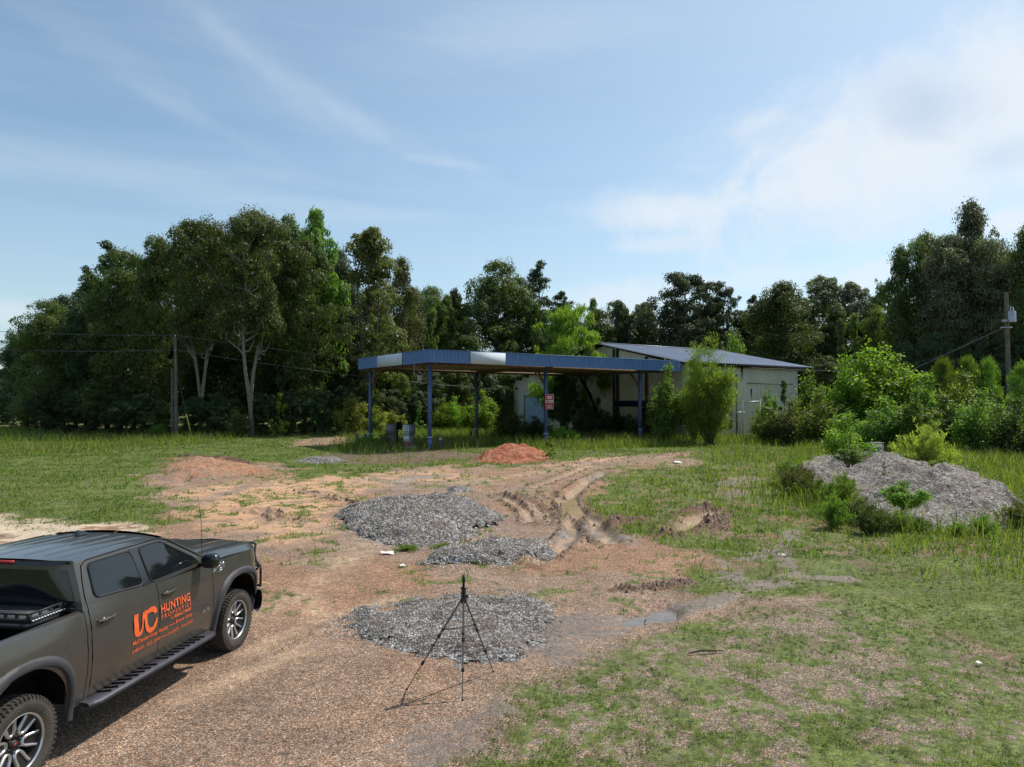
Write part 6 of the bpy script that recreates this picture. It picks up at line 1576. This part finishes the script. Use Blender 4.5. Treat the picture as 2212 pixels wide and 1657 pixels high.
mb = MB(); mb.box((wx0 - .2, 5.3, 3.42), (.25, 9.4, .62)); mb.build('awning_band', P('dark_blue_band', (.018, .026, .075), .5, var=.3), bld)
# shopfront window near the front corner
mb = MB(); mb.box((wx0 - .12, 1.3, 2.3), (.05, 1.9, 1.9)); w = mb.build('shop_window', m_glass, bld)
mb = MB()
for y in (.32, 2.28): mb.box((wx0 - .16, y, 2.3), (.06, .07, 1.95))
for z in (1.35, 3.22): mb.box((wx0 - .16, 1.3, z), (.06, 1.9, .07))
mb.build('window_frame', P('window_alu', (.30, .31, .33), .5, metal=.4), w)
mb = MB(); mb.box((wx0 - .12, 1.3, .62), (.08, 1.9, 1.3)); mb.build('lower_panel', m_pumpg, bld)
mb = MB(); mb.box((wx0 - .10, 5.2, 1.9), (.04, 2.8, 2.3)); mb.build('shop_window', m_dark, bld)
# roller door
m_roll = P('pale_blue_roller_door', (.38, .50, .64), .45, var=.1, scale=1.2, streak=.3, dirt=(.22, .26, .30))
mb = MB(); zz_ = 0.0; V = []
nz = 48
for i in range(nz * 2 + 1):
    z = 4.33 * i / (nz * 2); o = .018 if i % 2 else 0; V += [(wx0 + .10 + o, 22.25, z), (wx0 + .10 + o, 26.85, z)]
mb.add(V, [(2 * i, 2 * i + 1, 2 * i + 3, 2 * i + 2) for i in range(nz * 2)]); dr = mb.build('roller_door', m_roll, bld)
mb = MB(); mb.box((wx0 + .02, 22.2, 2.15), (.16, .09, 4.4)); mb.box((wx0 + .02, 26.9, 2.15), (.16, .09, 4.4)); mb.box((wx0 + .02, 24.55, 4.37), (.17, 4.8, .08)); mb.build('door_frame', P('door_frame_tan', (.28, .22, .17), .6), dr)
mb = MB(); mb.box((wx0 - .12, 28.4, 5.3), (.18, .2, .26)); mb.build('wall_lamp', m_seam, bld)

# pipe rack beside the long wall
pr = empty('pipe_rack', (0, 0, 0), 0, 'thin pale metal pipe frame standing before the long wall', 'frame')
m_pipe = P('galvanised_pipe', (.45, .45, .44), .5, metal=.4)
def seg(mb, a, b_, Y, r=.05): mb.tube([tuple(at(a[0], a[1], Y)), tuple(at(b_[0], b_[1], Y))], r, 6)
pr_o = at(1612, 900, 63); pr.location = (pr_o[0], pr_o[1], 0)
for nm, a, b_ in (('rail', (1603, 869), (1642, 867)), ('rail', (1583, 891.5), (1609, 890.5)), ('upright', (1604.5, 866), (1604.5, 948)), ('upright', (1642, 864), (1642.5, 948)), ('upright', (1598, 891), (1598, 948))):
    mb = MB(); seg(mb, a, b_, 63, .055 if nm == 'rail' else .035); o = mb.build(nm, m_pipe, pr); o.location = (-pr_o[0], -pr_o[1], 0)

# ================================================================= utility poles and wires
m_wood = P('weathered_pole_wood', (.16, .135, .11), .9, var=.35, scale=2, bump=.5, spec=.1, streak=.5, dirt=(.07, .06, .05))
m_wire = P('wire', (.09, .09, .09), .6); m_galv = P('galvanised', (.40, .41, .43), .45, metal=.5)
def pole(px, Y, tp, r0, label, pxb=None):
    p = at(px, tp, Y); pb = at(pxb or px, 930, Y); z0 = gz1(pb[0], Y)
    r = empty('utility_pole', (pb[0], Y, z0), 0, label, 'utility pole')
    mb = MB(); mb.tube([(0, 0, -.4), ((p[0] - pb[0]) * .5, 0, (p[2] - z0) * .5), (p[0] - pb[0], 0, p[2] - z0)], [r0, r0 * .88, r0 * .75], 12); mb.build('shaft', m_wood, r, True)
    return r, p, (pb[0], Y, z0)
r1_, pt1, pb1 = pole(378.5, 74, 728, .19, 'tall wooden utility pole in front of the left wood', 381.5)
mb = MB(); mb.tube([(pt1[0] - pb1[0], 0, pt1[2] - pb1[2]), (pt1[0] - pb1[0], 0, pt1[2] - pb1[2] + .25)], .07, 8); mb.build('insulator', m_galv, r1_)
r2_, pt2, pb2 = pole(371.5, 74.6, 795, .15, 'short stub pole standing beside the tall wooden pole', 373)
g0 = at(381, 800, 74); g1 = at(413, 939, 73); 
mb = MB(); a = Vector(g0); b_ = Vector(g1); mb.tube([(0, 0, 0), tuple(b_ - a)], .02, 5); o = mb.build('guy_wire', m_wire, None, False, tuple(a)); tag(o, 'slanting guy wire with yellow guard right of the tall pole', 'guy wire')
mb = MB(); d = b_ - a; mb.tube([tuple(d * .68), tuple(d)], .06, 8); mb.build('guard', P('yellow_guard', (.62, .42, .05), .5), o)
r3_, pt3, pb3 = pole(2173.5, 55, 631, .19, 'wooden utility pole carrying a grey transformer, right side', 2181)
tf = at(2187, 684, 54.6); lx, ly, lz = tf[0] - pb3[0], -.35, tf[2] - pb3[2]
mb = MB(); mb.lathe([(-.42, .0), (-.42, .27), (.38, .27), (.42, .24), (.44, 0)], 20, 'z', (lx, ly, lz)); tr_ = mb.build('transformer', m_galv, r3_, True)
mb = MB()
for dx in (-.1, .12): mb.tube([(lx + dx, ly, lz + .4), (lx + dx, ly, lz + .72)], [.05, .03], 8)
mb.tube([(lx + .12, ly, lz + .7), (lx, .1, lz + .95), (0, 0, lz + .6)], .015, 5); mb.build('bushing', m_white, tr_)
mb = MB(); br = at(2170, 708, 55); mb.box((-.25, -.2, br[2] - pb3[2]), (.9, .08, .1)); mb.box((-.35, -.25, at(2170, 694, 55)[2] - pb3[2]), (.45, .2, .2)); mb.build('bracket', m_galv, r3_)
def wire(pts, r, name, label, sag=.4):
    P_ = []
    for (a, b_) in zip(pts[:-1], pts[1:]):
        a = Vector(a); b_ = Vector(b_)
        for i in range(12):
            t = i / 12; q = a.lerp(b_, t); q.z -= sag * 4 * t * (1 - t) * (b_ - a).length / 30; P_.append(q)
    P_.append(Vector(pts[-1])); o0 = P_[0]
    mb = MB(); mb.tube([tuple(p - o0) for p in P_], r, 5); tag(mb.build(name, m_wire, None, False, tuple(o0)), label, 'wire', 'overhead wires')
q0 = at(-60, 703, 90)
wire([tuple(at(-300, 690, 92)), tuple(pt1 + np.array([0, 0, .2])), tuple(at(1190, 812, 84))], .03, 'power_line', 'upper thin wire running from the left edge over the tall pole to the building', .35)
wire([tuple(at(-300, 735, 92)), tuple(at(378.5, 756, 74)), tuple(at(1100, 843, 89.5))], .035, 'power_line', 'lower thin wire crossing the left wood below the pole top', .35)
wire([tuple(at(2170, 707, 55)), tuple(at(1960, 803, 60)), tuple(at(1756, 800, 76))], .04, 'power_line', 'thick service cable sloping from the transformer pole to the building', .1)
wire([tuple(at(2170, 690, 55)), tuple(at(2050, 766, 64)), tuple(at(1900, 800, 80))], .02, 'power_line', 'thin wire above the service cable by the transformer pole', .1)
wire([tuple(at(1756, 800, 72)), tuple(at(1690, 797, 70.5)), tuple(at(1620, 794, 69))], .03, 'power_line', 'pale cable hanging along the eave of the long wall', .3)

# ================================================================= tripod
m_trip = P('tripod_grey_tube', (.16, .14, .12), .4, metal=.4); m_tripb = P('tripod_black', (.012, .012, .013), .5)
tb = gpt(1000, 1487); TY = tb[1]
def onpx(px, py, Y): return np.array(at(px, py, Y))
f1 = gpt(1000, 1514); f2 = gpt(874, 1503); f3 = gpt(1067, 1455)
hub = onpx(1001.5, 1297, (f1[1] + f2[1] + f3[1]) / 3)
cxy = hub[:2]
tri = empty('camera_tripod', (cxy[0], cxy[1], 0), 0, 'slim black and grey camera tripod standing on the gravel', 'tripod')
def loc(p): return (p[0] - cxy[0], p[1] - cxy[1], p[2])
hz = hub[2]
# the left and right feet stand where the legs point to in the photograph
def foot(px, py): g = gpt(px, py); return (g[0], g[1], 0.0)
feet = [foot(999, 1514), foot(878, 1490), foot(1066, 1452)]
for i, ft in enumerate(feet):
    a = Vector(loc(np.array([hub[0] + .0, hub[1], hz]))); b_ = Vector(loc(np.array(ft)))
    d = (b_ - a); off = Vector((d.x, d.y, 0)).normalized() * .035; a = a + off
    mb = MB(); mb.tube([a, a.lerp(b_, .42)], .0115, 8); mb.tube([a.lerp(b_, .40), a.lerp(b_, .72)], .009, 8); mb.tube([a.lerp(b_, .70), b_], .0065, 8); lg = mb.build('leg', m_trip, tri, True)
    for t_ in (.40, .70):
        mb = MB(); mb.tube([a.lerp(b_, t_ - .02), a.lerp(b_, t_ + .02)], .018, 8); mb.build('leg_lock', m_tripb, lg, True)
    mb = MB(); mb.tube([a.lerp(b_, .985), b_], .012, 8); mb.build('rubber_foot', m_tripb, lg, True)
    mb = MB(); q = a.lerp(b_, .33); mb.tube([(0, 0, hz * .70), tuple(q)], .006, 6); mb.box(tuple(q), (.03, .03, .03)); mb.build('spreader', m_tripb, tri)
mb = MB(); mb.tube([(0, 0, hz * .66), (0, 0, hz + .08)], .011, 10); mb.build('centre_column', m_trip, tri, True)
mb = MB(); mb.lathe([(hz - .03, 0), (hz - .03, .035), (hz + .005, .045), (hz + .03, .03), (hz + .07, .028), (hz + .08, .0)], 14, 'z'); mb.box((.03, 0, hz + .05), (.05, .03, .03)); mb.build('hub', m_tripb, tri, True)
mb = MB(); mb.box((0, 0, hz + .11), (.05, .05, .05)); mb.box((0, 0, hz + .15), (.07, .05, .015)); mb.tube([(0, 0, hz + .12), (-.03, -.06, hz + .10)], .008, 6); hd = mb.build('pan_head', m_tripb, tri)
mb = MB(); mb.box((0, 0, hz + .235), (.028, .035, .15)); mb.box((.01, -.02, hz + .26), (.02, .02, .05)); mb.build('phone_clamp', m_tripb, tri)

# ================================================================= litter
m_paper = P('white_litter', (.75, .75, .74), .6)
for px, py, w_, d_, rz_, lb in ((1463, 1004, .55, .5, .4, 'white sheet of litter lying in the grass beyond the ruts'), (1687, 1200, .17, .05, .1, 'small white strip of litter in the grass below the mound'), (836, 1195, .30, .16, .3, 'pale scrap of litter below the largest gravel heap'), (868, 1222, .14, .1, .8, 'tiny pale scrap near the ragged gravel heap'), (2112, 1437, .09, .06, .5, 'tiny white scrap in the grass at lower right')):
    g = gpt(px, py); z = gz1(*g); rr = random.Random(px)
    mb = MB(); n = 5
    mb.grid(lambda u, v: ((u - .5) * w_, (v - .5) * d_, .02 + .05 * w_ * sin(u * 5 + v * 3) + .03), 6, 6); o = mb.build('litter_scrap', m_paper, None, False, (g[0], g[1], z)); o.rotation_euler = (.15, .1, rz_); tag(o, lb, 'litter')
g = gpt(1528, 1409); mb = MB(); mb.tube([(-.28, -.03, .02), (-.1, .0, .05), (.08, .02, .04), (.24, .07, .03)], [.008, .014, .013, .006], 6); mb.tube([(0, .01, .05), (.08, .08, .05)], [.01, .004], 5)
tag(mb.build('fallen_stick', m_bark, None, True, (g[0], g[1], gz1(*g))), 'dark dead stick lying on the thin grass in the foreground', 'stick')
p = at(1891, 916, 45); zg = gz1(p[0], p[1])
mb = MB(); mb.box((0, 0, .45), (.7, .6, 1.1)); mb.box((0, 0, 1.02), (.76, .66, .07)); mb.box((0, -.31, .5), (.4, .03, .5)); o = mb.build('utility_box', P('weathered_grey_box', (.17, .18, .17), .7, var=.3, streak=.4, dirt=(.08, .07, .05)), None, False, (p[0], p[1], zg)); tag(o, 'weathered grey utility box in the weeds under the maple bushes', 'box')
